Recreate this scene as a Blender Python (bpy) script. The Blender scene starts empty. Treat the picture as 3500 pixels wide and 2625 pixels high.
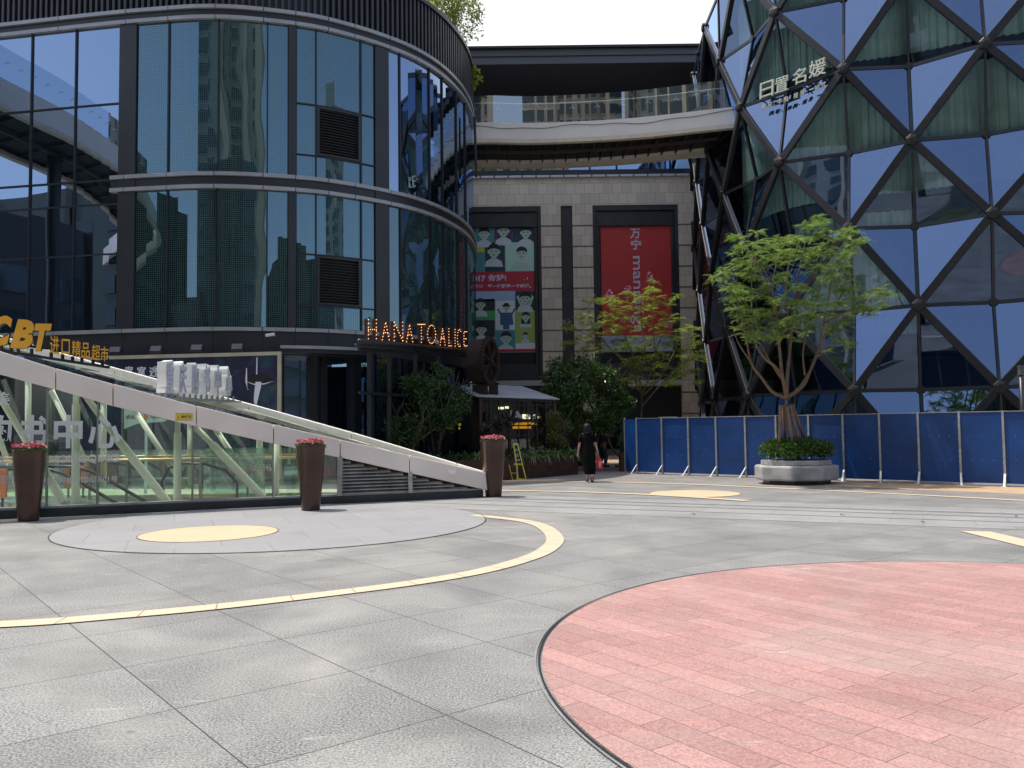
import bpy, bmesh, math, random
from mathutils import Vector, Matrix, noise
R = math.radians
SC = bpy.context.scene
COL = SC.collection
random.seed(7)

# ------------------------------------------------------------------ camera, sky, sun, exposure
CAMH = 1.55
cam = bpy.data.cameras.new('camera'); co = bpy.data.objects.new('camera', cam); COL.objects.link(co)
cam.sensor_width = 36.0; cam.lens = 2850.0/3500*36; cam.clip_start = 0.05; cam.clip_end = 3000
P_, R_ = R(3.0), R(0.7)
FW = Vector((0, math.cos(P_), math.sin(P_)))
r0 = Vector((1, 0, 0)); u0 = Vector((0, -math.sin(P_), math.cos(P_)))
RT = r0*math.cos(R_) - u0*math.sin(R_); UP = u0*math.cos(R_) + r0*math.sin(R_)
m = Matrix((RT, UP, -FW)).transposed().to_4x4(); m.translation = (0, 0, CAMH)
co.matrix_world = m
SC.camera = co

SUN_EL, SUN_DIR = R(69), Vector((-0.93, 0.37, 0)).normalized()      # horizontal direction towards the sun
w = bpy.data.worlds.new('World'); SC.world = w; w.use_nodes = True
nt = w.node_tree; bg = nt.nodes['Background']
sky = nt.nodes.new('ShaderNodeTexSky'); sky.sky_type = 'NISHITA'; sky.sun_disc = False
sky.sun_elevation = SUN_EL; sky.sun_rotation = math.atan2(SUN_DIR.x, SUN_DIR.y)
sky.air_density = 1.0; sky.dust_density = 2.5; sky.ozone_density = 1.2
hs_ = nt.nodes.new('ShaderNodeHueSaturation'); hs_.inputs['Saturation'].default_value = .8; nt.links.new(sky.outputs[0], hs_.inputs['Color'])
# bright white haze low in the sky on the sun's side (beyond the buildings), fading upwards and to the north
tcw = nt.nodes.new('ShaderNodeTexCoord'); sxw = nt.nodes.new('ShaderNodeSeparateXYZ'); nt.links.new(tcw.outputs['Generated'], sxw.inputs[0])
def wm_(src, a, b_, c, d_):
    o = nt.nodes.new('ShaderNodeMapRange'); o.interpolation_type = 'SMOOTHSTEP'; nt.links.new(src, o.inputs[0])
    for i, v in enumerate((a, b_, c, d_)): o.inputs[i+1].default_value = v
    return o.outputs[0]
hy = wm_(sxw.outputs['Y'], .15, .7, 0, 1); hz = wm_(sxw.outputs['Z'], .35, .8, 1, .1)
mm = nt.nodes.new('ShaderNodeMath'); mm.operation = 'MULTIPLY'; nt.links.new(hy, mm.inputs[0]); nt.links.new(hz, mm.inputs[1])
mxw = nt.nodes.new('ShaderNodeMix'); mxw.data_type = 'RGBA'; mxw.blend_type = 'MIX'; nt.links.new(mm.outputs[0], mxw.inputs[0]); nt.links.new(hs_.outputs[0], mxw.inputs[6]); mxw.inputs[7].default_value = (5.2, 5.2, 5.3, 1)
nt.links.new(mxw.outputs[2], bg.inputs[0]); bg.inputs[1].default_value = 0.15
sl = bpy.data.lights.new('sun', 'SUN'); so = bpy.data.objects.new('sun', sl); COL.objects.link(so)
sl.energy = 2.9; sl.angle = R(0.5); sl.color = (1, .955, .89)
sd = Vector((SUN_DIR.x*math.cos(SUN_EL), SUN_DIR.y*math.cos(SUN_EL), math.sin(SUN_EL)))
so.rotation_euler = sd.to_track_quat('Z', 'Y').to_euler()
SC.view_settings.view_transform = 'Standard'; SC.view_settings.look = 'None'
SC.view_settings.gamma = 1; SC.view_settings.exposure = 0.65
SC.cycles.max_bounces = 9; SC.cycles.transparent_max_bounces = 24
SC.cycles.use_denoising = True

# ------------------------------------------------------------------ measuring helpers (photo pixel -> place in the world)
def ray(x, y): return FW + RT*((x-1750)/2850) + UP*((1312.5-y)/2850)
def G(x, y, z=0.0):
    d = ray(x, y); return Vector((0, 0, CAMH)) + d*((z-CAMH)/d.z)
def Yd(x, y, Yv):
    d = ray(x, y); return Vector((0, 0, CAMH)) + d*(Yv/d.y)
def Lp(x, y, p, q):
    d = ray(x, y); n = Vector((-(q[1]-p[1]), q[0]-p[0]))
    t = (n.x*p[0]+n.y*p[1])/(n.x*d.x+n.y*d.y); return Vector((0, 0, CAMH)) + d*t

# ------------------------------------------------------------------ materials
MT = {}
def mat(name, c, rough=.6, metal=0., var=0., vs=3., bump=0., bs=40., spec=None, emit=None, es=0., ior=None):
    if name in MT: return MT[name]
    m = bpy.data.materials.new(name); m.use_nodes = True; MT[name] = m
    n = m.node_tree; b = n.nodes['Principled BSDF']
    b.inputs['Base Color'].default_value = (*c, 1); b.inputs['Roughness'].default_value = rough
    b.inputs['Metallic'].default_value = metal
    if spec is not None: b.inputs['Specular IOR Level'].default_value = spec
    if ior: b.inputs['IOR'].default_value = ior
    if emit: b.inputs['Emission Color'].default_value = (*emit, 1); b.inputs['Emission Strength'].default_value = es
    if var or bump:
        tc = n.nodes.new('ShaderNodeTexCoord')
    if var:
        nz = n.nodes.new('ShaderNodeTexNoise'); nz.inputs['Scale'].default_value = vs; nz.inputs['Detail'].default_value = 6
        n.links.new(tc.outputs['Object'], nz.inputs['Vector'])
        mr = n.nodes.new('ShaderNodeMapRange'); mr.inputs[1].default_value = .3; mr.inputs[2].default_value = .7
        mr.inputs[3].default_value = 1-var; mr.inputs[4].default_value = 1+var
        n.links.new(nz.outputs[0], mr.inputs[0])
        hs = n.nodes.new('ShaderNodeHueSaturation'); hs.inputs['Color'].default_value = (*c, 1)
        n.links.new(mr.outputs[0], hs.inputs['Value']); n.links.new(hs.outputs[0], b.inputs['Base Color'])
    if bump:
        n2 = n.nodes.new('ShaderNodeTexNoise'); n2.inputs['Scale'].default_value = bs; n2.inputs['Detail'].default_value = 4
        n.links.new(tc.outputs['Object'], n2.inputs['Vector'])
        bp = n.nodes.new('ShaderNodeBump'); bp.inputs['Strength'].default_value = bump; bp.inputs['Distance'].default_value = .02
        n.links.new(n2.outputs[0], bp.inputs['Height']); n.links.new(bp.outputs[0], b.inputs['Normal'])
    return m

def node(n, t, **k):
    o = n.nodes.new(t)
    for a, v in k.items(): setattr(o, a, v)
    return o
def mth(n, op, a, b=None, clamp=False):
    o = n.nodes.new('ShaderNodeMath'); o.operation = op; o.use_clamp = clamp
    for i, v in enumerate((a, b)):
        if v is None: continue
        if hasattr(v, 'links'): n.links.new(v, o.inputs[i])
        else: o.inputs[i].default_value = v
    return o.outputs[0]
def mixc(n, f, a, b, bt='MIX'):
    o = n.nodes.new('ShaderNodeMix'); o.data_type = 'RGBA'; o.blend_type = bt
    for i, v in ((0, f), (6, a), (7, b)):
        if hasattr(v, 'links'): n.links.new(v, o.inputs[i])
        elif i == 0: o.inputs[0].default_value = v
        else: o.inputs[i].default_value = (*v, 1)
    return o.outputs[2]

def paving(name, base, joint, sx, sy, rot, bump=.3, speck=.25, off=0.0, var=.12, rough=.62, mort=.004, loc=(0, 0), stain_glare=.25, streak=False):
    """slabs laid at an angle, each with its own tone, speckled stone and pale dust stains that can also stand in for reflected light"""
    m = bpy.data.materials.new(name); m.use_nodes = True; MT[name] = m
    n = m.node_tree; b = n.nodes['Principled BSDF']
    tc = node(n, 'ShaderNodeTexCoord'); mp = node(n, 'ShaderNodeMapping')
    mp.inputs['Rotation'].default_value = (0, 0, -rot); mp.inputs['Location'].default_value = (loc[0], loc[1], 0)
    n.links.new(tc.outputs['Object'], mp.inputs[0])
    br = node(n, 'ShaderNodeTexBrick'); n.links.new(mp.outputs[0], br.inputs['Vector'])
    br.offset = off; br.squash = 1
    br.inputs['Scale'].default_value = 1; br.inputs['Brick Width'].default_value = sx; br.inputs['Row Height'].default_value = sy
    br.inputs['Mortar Size'].default_value = mort; br.inputs['Mortar Smooth'].default_value = .3; br.inputs['Bias'].default_value = 0
    br.inputs['Color1'].default_value = (1-var, 1-var, 1-var, 1); br.inputs['Color2'].default_value = (1+var, 1+var, 1+var, 1)
    br.inputs['Mortar'].default_value = (1, 1, 1, 1)
    col = mixc(n, 1.0, base, br.outputs['Color'], 'MULTIPLY')
    # stone speckle
    v = node(n, 'ShaderNodeTexNoise'); v.inputs['Scale'].default_value = 70; v.inputs['Detail'].default_value = 3; v.inputs['Roughness'].default_value = .75
    n.links.new(tc.outputs['Object'], v.inputs['Vector'])
    sp = node(n, 'ShaderNodeMapRange'); sp.inputs[1].default_value = .36; sp.inputs[2].default_value = .64
    sp.inputs[3].default_value = 1-speck; sp.inputs[4].default_value = 1+speck; n.links.new(v.outputs[0], sp.inputs[0])
    cx = node(n, 'ShaderNodeCombineColor')
    for i in range(3): n.links.new(sp.outputs[0], cx.inputs[i])
    col = mixc(n, 1.0, col, cx.outputs[0], 'MULTIPLY')
    # dusty wear, on granite also painted glare: big soft patches and thin scuffs
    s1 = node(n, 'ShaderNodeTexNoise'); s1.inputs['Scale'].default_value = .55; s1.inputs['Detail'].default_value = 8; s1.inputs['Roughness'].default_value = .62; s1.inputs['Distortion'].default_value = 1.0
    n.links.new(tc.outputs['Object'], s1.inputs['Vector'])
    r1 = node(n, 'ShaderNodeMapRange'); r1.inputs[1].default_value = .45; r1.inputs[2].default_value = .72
    r1.inputs[3].default_value = 0; r1.inputs[4].default_value = stain_glare; n.links.new(s1.outputs[0], r1.inputs[0])
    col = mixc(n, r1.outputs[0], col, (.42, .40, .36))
    mp2 = node(n, 'ShaderNodeMapping'); mp2.inputs['Rotation'].default_value = (0, 0, -rot); mp2.inputs['Scale'].default_value = (1.2, 6, 1)
    n.links.new(tc.outputs['Object'], mp2.inputs[0])
    s2 = node(n, 'ShaderNodeTexNoise'); s2.inputs['Scale'].default_value = 1.6; s2.inputs['Detail'].default_value = 9; s2.inputs['Roughness'].default_value = .7
    n.links.new(mp2.outputs[0], s2.inputs['Vector'])
    r2 = node(n, 'ShaderNodeMapRange'); r2.inputs[1].default_value = .60; r2.inputs[2].default_value = .72
    r2.inputs[3].default_value = 0; r2.inputs[4].default_value = stain_glare*(2.2 if streak else 1.0); n.links.new(s2.outputs[0], r2.inputs[0])
    col = mixc(n, r2.outputs[0], col, (.55, .52, .48))
    s3 = node(n, 'ShaderNodeTexNoise'); s3.inputs['Scale'].default_value = .9; s3.inputs['Detail'].default_value = 5
    mp3 = node(n, 'ShaderNodeMapping'); mp3.inputs['Location'].default_value = (13, 7, 0); n.links.new(tc.outputs['Object'], mp3.inputs[0]); n.links.new(mp3.outputs[0], s3.inputs['Vector'])
    r3 = node(n, 'ShaderNodeMapRange'); r3.inputs[1].default_value = .52; r3.inputs[2].default_value = .75
    r3.inputs[3].default_value = 0; r3.inputs[4].default_value = stain_glare*1.1; n.links.new(s3.outputs[0], r3.inputs[0])
    col = mixc(n, r3.outputs[0], col, tuple(c*.45 for c in base))
    # old gum spots and drips
    vo = node(n, 'ShaderNodeTexVoronoi'); vo.inputs['Scale'].default_value = 1.7; n.links.new(tc.outputs['Object'], vo.inputs['Vector'])
    rg = node(n, 'ShaderNodeMapRange'); rg.inputs[1].default_value = .030; rg.inputs[2].default_value = .045; rg.inputs[3].default_value = .55; rg.inputs[4].default_value = 0
    n.links.new(vo.outputs['Distance'], rg.inputs[0]); col = mixc(n, rg.outputs[0], col, tuple(c*.5 for c in base))
    if streak:
        mp5 = node(n, 'ShaderNodeMapping'); mp5.inputs['Rotation'].default_value = (0, 0, -rot); mp5.inputs['Scale'].default_value = (3.2, 11, 1); n.links.new(tc.outputs['Object'], mp5.inputs[0])
        s5 = node(n, 'ShaderNodeTexNoise'); s5.inputs['Scale'].default_value = 1.0; s5.inputs['Detail'].default_value = 7; s5.inputs['Roughness'].default_value = .65; s5.inputs['Distortion'].default_value = .6; n.links.new(mp5.outputs[0], s5.inputs['Vector'])
        r5 = node(n, 'ShaderNodeMapRange'); r5.inputs[1].default_value = .53; r5.inputs[2].default_value = .70; r5.inputs[3].default_value = 0; r5.inputs[4].default_value = .6; n.links.new(s5.outputs[0], r5.inputs[0]); col = mixc(n, r5.outputs[0], col, (.27, .20, .165))
        r6 = node(n, 'ShaderNodeMapRange'); r6.inputs[1].default_value = .30; r6.inputs[2].default_value = .42; r6.inputs[3].default_value = .5; r6.inputs[4].default_value = 0; n.links.new(s5.outputs[0], r6.inputs[0]); col = mixc(n, r6.outputs[0], col, (.50, .27, .20))
    col = mixc(n, br.outputs['Fac'], col, joint)
    n.links.new(col, b.inputs['Base Color'])
    b.inputs['Roughness'].default_value = rough
    h = mth(n, 'MULTIPLY', v.outputs[0], .35)
    bp = node(n, 'ShaderNodeBump'); bp.inputs['Strength'].default_value = bump; bp.inputs['Distance'].default_value = .006
    n.links.new(h, bp.inputs['Height']); n.links.new(bp.outputs[0], b.inputs['Normal'])
    return m

def glass(name, tint, refl=.2, through=True, back=(.01, .02, .022), frit=None, wav=.0, ws=.6, fritcol=(.30, .42, .42), tone=(.92, .97, 1)):
    """coated architectural glass: Fresnel reflection over either a see-through tint or a dark interior; optional printed dot grid (uv in metres)"""
    m = bpy.data.materials.new(name); m.use_nodes = True; MT[name] = m
    n = m.node_tree; n.nodes.clear(); out = node(n, 'ShaderNodeOutputMaterial')
    gl = node(n, 'ShaderNodeBsdfGlossy'); gl.inputs['Roughness'].default_value = .0; gl.inputs['Color'].default_value = (*tone, 1)
    if through:
        ba = node(n, 'ShaderNodeBsdfTransparent'); ba.inputs[0].default_value = (*tint, 1)
    else:
        ba = node(n, 'ShaderNodeBsdfDiffuse'); ba.inputs[0].default_value = (*back, 1)
    fr = node(n, 'ShaderNodeFresnel'); fr.inputs[0].default_value = 1.5
    fac = mth(n, 'ADD', mth(n, 'MULTIPLY', fr.outputs[0], 1-refl), refl, True)
    if wav:
        tc = node(n, 'ShaderNodeTexCoord'); nz = node(n, 'ShaderNodeTexNoise'); nz.inputs['Scale'].default_value = ws; nz.inputs['Detail'].default_value = 1
        n.links.new(tc.outputs['Object'], nz.inputs['Vector'])
        bp = node(n, 'ShaderNodeBump'); bp.inputs['Strength'].default_value = 1; bp.inputs['Distance'].default_value = wav
        n.links.new(nz.outputs[0], bp.inputs['Height']); n.links.new(bp.outputs[0], gl.inputs['Normal'])
    mx = node(n, 'ShaderNodeMixShader'); n.links.new(fac, mx.inputs[0]); n.links.new(ba.outputs[0], mx.inputs[1]); n.links.new(gl.outputs[0], mx.inputs[2])
    res = mx.outputs[0]
    if frit:
        uv = node(n, 'ShaderNodeUVMap'); sx = node(n, 'ShaderNodeSeparateXYZ'); n.links.new(uv.outputs[0], sx.inputs[0])
        k = 2*math.pi/frit
        a = mth(n, 'SINE', mth(n, 'MULTIPLY', sx.outputs[0], k)); c = mth(n, 'SINE', mth(n, 'MULTIPLY', sx.outputs[1], k))
        g = mth(n, 'MINIMUM', a, c)
        mr = node(n, 'ShaderNodeMapRange'); mr.inputs[1].default_value = .0; mr.inputs[2].default_value = .35; n.links.new(g, mr.inputs[0])
        df = node(n, 'ShaderNodeBsdfDiffuse'); df.inputs[0].default_value = (*fritcol, 1)
        m2 = node(n, 'ShaderNodeMixShader'); n.links.new(mth(n, 'MULTIPLY', mr.outputs[0], .75), m2.inputs[0]); n.links.new(res, m2.inputs[1]); n.links.new(df.outputs[0], m2.inputs[2])
        res = m2.outputs[0]
    n.links.new(res, out.inputs[0]); return m

def leafmat(name, c, tr=.35, var=.35, rough=.5, c2=None):
    m = bpy.data.materials.new(name); m.use_nodes = True; MT[name] = m
    n = m.node_tree; b = n.nodes['Principled BSDF']; out = [x for x in n.nodes if x.type == 'OUTPUT_MATERIAL'][0]
    gm = node(n, 'ShaderNodeNewGeometry')
    lo = tuple(x*(1-var) for x in c); hi = c2 or tuple(min(1, x*(1+var)) for x in c)
    col = mixc(n, gm.outputs['Random Per Island'], lo, hi)
    n.links.new(col, b.inputs['Base Color']); b.inputs['Roughness'].default_value = rough
    t = node(n, 'ShaderNodeBsdfTranslucent'); n.links.new(col, t.inputs[0])
    mx = node(n, 'ShaderNodeMixShader'); mx.inputs[0].default_value = tr
    n.links.new(b.outputs[0], mx.inputs[1]); n.links.new(t.outputs[0], mx.inputs[2]); n.links.new(mx.outputs[0], out.inputs[0])
    return m

# ------------------------------------------------------------------ mesh builder
def wloc(o):
    v = Vector((0, 0, 0))
    while o is not None: v += o.location; o = o.parent
    return v
class MB:
    def __init__(s): s.v = []; s.f = []; s.uv = []; s.mi = []; s.cur = 0
    def face(s, pts, uv=None):
        i = len(s.v); s.v += [tuple(p) for p in pts]; s.f.append(list(range(i, i+len(pts)))); s.uv.append(uv); s.mi.append(s.cur)
    def box(s, c, d, rz=0., M=None):
        x, y, z = d[0]/2, d[1]/2, d[2]/2; cs, sn = math.cos(rz), math.sin(rz); i = len(s.v)
        for X in (-x, x):
            for Y in (-y, y):
                for Z in (-z, z):
                    p = Vector((c[0]+X*cs-Y*sn, c[1]+X*sn+Y*cs, c[2]+Z))
                    if M: p = M @ p
                    s.v.append(tuple(p))
        for q in ((0, 1, 3, 2), (4, 6, 7, 5), (0, 4, 5, 1), (2, 3, 7, 6), (0, 2, 6, 4), (1, 5, 7, 3)):
            s.f.append([i+k for k in q]); s.uv.append(None); s.mi.append(s.cur)
        return s
    def hexa(s, a, b):          # two quads, bottom loop a and top loop b -> closed solid
        i = len(s.v); n = len(a); s.v += [tuple(p) for p in a]+[tuple(p) for p in b]
        s.f.append([i+k for k in reversed(range(n))]); s.f.append([i+n+k for k in range(n)])
        for k in range(n): s.f.append([i+k, i+(k+1) % n, i+n+(k+1) % n, i+n+k])
        s.uv += [None]*(n+2); s.mi += [s.cur]*(n+2); return s
    def prism(s, poly, z0, z1): return s.hexa([(p[0], p[1], z0) for p in poly], [(p[0], p[1], z1) for p in poly])
    def beam(s, p, q, w, h, up=(0, 0, 1)):
        p, q = Vector(p), Vector(q); d = (q-p).normalized(); u = Vector(up)
        if abs(d.dot(u)) > .99: u = Vector((0, 1, 0))
        r = d.cross(u).normalized()*w/2; t = r.cross(d).normalized()*h/2
        return s.hexa([p-r-t, p+r-t, p+r+t, p-r+t], [q-r-t, q+r-t, q+r+t, q-r+t])
    def tube(s, pts, rad, n=6, cap=True):
        pts = [Vector(p) for p in pts]
        if not hasattr(rad, '__len__'): rad = [rad]*len(pts)
        i0 = len(s.v); pr = None
        for k, p in enumerate(pts):
            d = (pts[min(k+1, len(pts)-1)]-pts[max(k-1, 0)])
            if d.length < 1e-6: d = Vector((0, 0, 1))
            d.normalize()
            if pr is None: a = d.orthogonal().normalized()
            else:
                a = pr-d*pr.dot(d); a = a.normalized() if a.length > 1e-5 else d.orthogonal().normalized()
            pr = a; b = d.cross(a)
            for j in range(n):
                t = 2*math.pi*j/n; s.v.append(tuple(p+(a*math.cos(t)+b*math.sin(t))*rad[k]))
        for k in range(len(pts)-1):
            for j in range(n):
                s.f.append([i0+k*n+j, i0+k*n+(j+1) % n, i0+(k+1)*n+(j+1) % n, i0+(k+1)*n+j]); s.uv.append(None); s.mi.append(s.cur)
        if cap:
            s.f.append([i0+j for j in reversed(range(n))]); s.f.append([i0+(len(pts)-1)*n+j for j in range(n)]); s.uv += [None, None]; s.mi += [s.cur]*2
        return s
    def lathe(s, prof, c=(0, 0, 0), n=32, sq=None):
        i0 = len(s.v); m = len(prof)
        for r, z in prof:
            for j in range(n):
                t = 2*math.pi*j/n; x, y = math.cos(t), math.sin(t)
                if sq: k = (abs(x)**sq+abs(y)**sq)**(-1/sq); x, y = x*k, y*k
                s.v.append((c[0]+x*r, c[1]+y*r, c[2]+z))
        for k in range(m-1):
            for j in range(n):
                s.f.append([i0+k*n+j, i0+k*n+(j+1) % n, i0+(k+1)*n+(j+1) % n, i0+(k+1)*n+j]); s.uv.append(None); s.mi.append(s.cur)
        s.f.append([i0+j for j in reversed(range(n))]); s.f.append([i0+(m-1)*n+j for j in range(n)]); s.uv += [None, None]; s.mi += [s.cur]*2
        return s
    def ball(s, c, r, n=8, m=6):
        if not hasattr(r, '__len__'): r = (r, r, r)
        i0 = len(s.v)
        for k in range(m+1):
            a = math.pi*k/m
            for j in range(n):
                t = 2*math.pi*j/n; s.v.append((c[0]+r[0]*math.sin(a)*math.cos(t), c[1]+r[1]*math.sin(a)*math.sin(t), c[2]-r[2]*math.cos(a)))
        for k in range(m):
            for j in range(n):
                s.f.append([i0+k*n+j, i0+k*n+(j+1) % n, i0+(k+1)*n+(j+1) % n, i0+(k+1)*n+j]); s.uv.append(None); s.mi.append(s.cur)
        return s
    def build(s, name, m, parent=None, smooth=False, bevel=0., world=True):
        me = bpy.data.meshes.new(name); o3 = wloc(parent) if (parent is not None and world) else Vector((0, 0, 0))
        me.from_pydata([(v[0]-o3.x, v[1]-o3.y, v[2]-o3.z) for v in s.v], [], s.f)
        ms = m if isinstance(m, (list, tuple)) else [m]
        for x in ms: me.materials.append(x)
        if len(ms) > 1:
            for p, k in zip(me.polygons, s.mi): p.material_index = k
        if any(u is not None for u in s.uv):
            ul = me.uv_layers.new(name='UVMap')
            for p, u in zip(me.polygons, s.uv):
                if u is None: continue
                for li, q in zip(p.loop_indices, u): ul.data[li].uv = q
        if smooth: me.polygons.foreach_set('use_smooth', [True]*len(me.polygons))
        me.update()
        o = bpy.data.objects.new(name, me); COL.objects.link(o); o.parent = parent
        if bevel:
            bv = o.modifiers.new('bevel', 'BEVEL'); bv.width = bevel; bv.segments = 2; bv.limit_method = 'ANGLE'
        return o

def tag(o, label=None, cat=None, group=None, kind=None):
    if label: o['label'] = label
    if cat: o['category'] = cat
    if group: o['group'] = group
    if kind: o['kind'] = kind
    return o
def thing(name, label, cat, loc=(0, 0, 0), group=None, rz=0):
    o = bpy.data.objects.new(name, None); COL.objects.link(o); o.location = loc; o.rotation_euler = (0, 0, rz); o.empty_display_size = .2
    return tag(o, label, cat, group)
def copy_tree(o, parent=None):
    c = o.copy(); COL.objects.link(c); c.parent = parent
    for ch in list(o.children): copy_tree(ch, c)
    return c
def text(body, size, ext=0., off=0., shear=0., align='LEFT', res=3):
    """the writing as plain mesh data in the xy plane"""
    cu = bpy.data.curves.new('writing', 'FONT'); cu.body = body; cu.size = size; cu.extrude = ext; cu.offset = off; cu.shear = shear
    cu.align_x = align; cu.resolution_u = res
    o = bpy.data.objects.new('writing', cu); COL.objects.link(o); bpy.context.view_layer.update()
    me = bpy.data.meshes.new_from_object(o.evaluated_get(bpy.context.evaluated_depsgraph_get()))
    vs = [v.co.copy() for v in me.vertices]; fs = [list(p.vertices) for p in me.polygons]
    bpy.data.objects.remove(o); bpy.data.curves.remove(cu); bpy.data.meshes.remove(me)
    return vs, fs
def put_text(mb, body, org, xa, ya, size, ext=0., off=0., width=None, height=None, **k):
    """writes into mb at org with x axis xa, y axis ya; width/height in metres fit the writing"""
    vs, fs = text(body, size, ext, off, **k)
    if not vs: return
    x0 = min(v.x for v in vs); x1 = max(v.x for v in vs); y0 = min(v.y for v in vs); y1 = max(v.y for v in vs)
    sx = width/(x1-x0) if width else 1; sy = height/(y1-y0) if height else 1
    xa, ya = Vector(xa).normalized(), Vector(ya).normalized(); za = xa.cross(ya).normalized(); i = len(mb.v); org = Vector(org)
    for v in vs:
        px = (v.x-(x0 if width else 0))*sx; py = (v.y-(y0 if height else 0))*sy
        mb.v.append(tuple(org+xa*px+ya*py+za*v.z))
    for f in fs: mb.f.append([i+q for q in f]); mb.uv.append(None); mb.mi.append(mb.cur)

# common materials
M_dark = mat('anthracite_metal', (.022, .023, .027), .42, .3, .12, 1.2)
M_dark2 = mat('dark_panel', (.03, .031, .036), .38, .2, .15, .8)
M_white = mat('silver_trim', (.34, .34, .355), .4, .3, .1, 2)
M_black = mat('near_black', (.008, .008, .009), .6)
M_beam = mat('beam_paint', (.017, .0165, .018), .45, .2, .2, 3)
M_conc = mat('concrete', (.36, .35, .33), .8, 0, .22, 4, .3, 30)
M_galv = mat('galvanised_steel', (.42, .42, .41), .4, .6, .2, 8)
M_lbrown = mat('beige_render', (.40, .36, .29), .8, 0, .1, 3)

# ------------------------------------------------------------------ ground
U36 = R(39.0)
M_ground = paving('granite_slabs', (.205, .202, .19), (.03, .03, .03), 1.095, 1.085, U36, bump=.10, off=0.0, loc=(-.415, -.56), stain_glare=.45, var=.10, speck=.8, mort=.005)  # strong pale patches: dust, and painted light thrown back by the glass facade
M_far = paving('grey_pavers', (.22, .205, .19), (.1, .1, .1), .6, .3, R(-8), off=.5, stain_glare=.3)
M_pale = paving('pale_granite', (.27, .265, .265), (.10, .10, .10), 1.2, 1.2, R(22), off=.5, stain_glare=.2, var=.05, speck=.12)
M_band = paving('pale_band_granite', (.265, .26, .25), (.12, .12, .12), 1.2, .6, R(-26), off=.4, stain_glare=.3, var=.10, speck=.15)
M_yel = paving('yellow_granite', (.58, .43, .27), (.34, .25, .15), .9, .5, R(30), off=.5, stain_glare=.12, var=.05, speck=.1, mort=.003)
M_ysand = paving('sandy_pavers', (.50, .34, .20), (.25, .18, .12), .3, .15, R(-40), off=.5, stain_glare=.15)
M_red = paving('red_sandstone', (.37, .20, .178), (.13, .07, .06), .74, .19, R(-55), off=.37, stain_glare=.30, var=.13, speck=.30, bump=.6, rough=.75, streak=True, mort=.003)

PIT = [(-9.7, 15.95), (-7.3, 16.9), (-5.6, 17.1), (-5.3, 18.2), (-9.7, 18.2)]
bm = bmesh.new()
def loop(pts, z=0):
    vs = [bm.verts.new((p[0], p[1], z)) for p in pts]; return [bm.edges.new((vs[i], vs[(i+1) % len(vs)])) for i in range(len(vs))]
ed = loop([(-1500, -1500), (1500, -1500), (1500, 1500), (-1500, 1500)])+loop(PIT)
bmesh.ops.triangle_fill(bm, edges=ed, use_beauty=True, use_dissolve=False)
for f in bm.faces:
    if f.normal.z < 0: f.normal_flip()
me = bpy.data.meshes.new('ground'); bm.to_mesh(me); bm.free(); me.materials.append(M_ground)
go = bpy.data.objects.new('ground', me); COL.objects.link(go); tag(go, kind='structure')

def sheet(name, poly, z, m):
    b = MB(); b.face([(p[0], p[1], z) for p in poly]); o = b.build(name, m); return tag(o, kind='structure')
def ribbon(pts, wd):
    a, b = [], []
    for i, p in enumerate(pts):
        d = Vector(pts[min(i+1, len(pts)-1)])-Vector(pts[max(i-1, 0)]); d.normalize(); nn = Vector((-d.y, d.x))*wd/2
        a.append((p[0]+nn.x, p[1]+nn.y)); b.append((p[0]-nn.x, p[1]-nn.y))
    return a, b
def strip(name, pts, wd, z, m):
    a, b = ribbon(pts, wd); q = MB()
    for i in range(len(pts)-1): q.face([(*b[i], z), (*b[i+1], z), (*a[i+1], z), (*a[i], z)])
    o = q.build(name, m); return tag(o, kind='structure')
def spline(P, n=8):
    P = [Vector(p) for p in P]; out = []
    for i in range(len(P)-1):
        a, b, c, d = P[max(i-1, 0)], P[i], P[i+1], P[min(i+2, len(P)-1)]
        for k in range(n):
            t = k/n; out.append(.5*((2*b)+(c-a)*t+(2*a-5*b+4*c-d)*t*t+(3*b-a-3*c+d)*t**3))
    out.append(P[-1]); return out
def circ(c, r, n=96, a0=0, a1=360): return [(c[0]+r*math.cos(R(a0+(a1-a0)*k/n)), c[1]+r*math.sin(R(a0+(a1-a0)*k/n))) for k in range(n if a1-a0 == 360 else n+1)]

sheet('pavement', [(-40, 23.9), (2.3, 23.9), (6.6, 20.75), (11.6, 14.9), (60, 14.9), (60, 80), (-40, 80)], .004, M_far)
sheet('pavement', [(-8, 18.95), (-4, 20.9), (.11, 19.1), (8.99, 14.79), (14, 12.3), (14, 9.3), (7.3, 12.03), (-.87, 16.02), (-4.5, 17.8)], .004, M_band)
M_stripe = mat('dark_stripe_granite', (.17, .165, .16), .7, 0, .15, 3)
for k, (a, b, wd) in enumerate((((-2.0, 19.35), (14, 11.2), .16), ((-2.0, 18.65), (14, 10.55), .07), ((-2.2, 17.7), (14, 9.85), .05))):
    strip('pavement', [a, b], wd, .008, M_stripe)
sheet('pavement', circ((-3.89, 14.08), 3.41), .008, M_pale)
strip('pavement_joint', circ((-3.89, 14.08), 3.42, 96, -180, 60), .012, .012, M_black)
sheet('pavement', circ((-4.61, 12.73), 1.0), .012, M_yel)
strip('pavement_joint', circ((-4.61, 12.73), 1.005, 64, 0, 359.9), .010, .016, M_black)
arc = spline([(-7.5, 6.9), (-5.8, 6.66), (-4.11, 6.75), (-3.16, 7.07), (-2.48, 7.38), (-1.76, 7.81), (-.97, 8.35), (-.3, 8.98), (.21, 9.78), (.52, 10.56), (.69, 11.63), (.6, 12.97), (.31, 13.9), (-.2, 14.55), (-.62, 15.0)], 6)
a_, b_ = ribbon(arc, .24)
q = MB()
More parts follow.
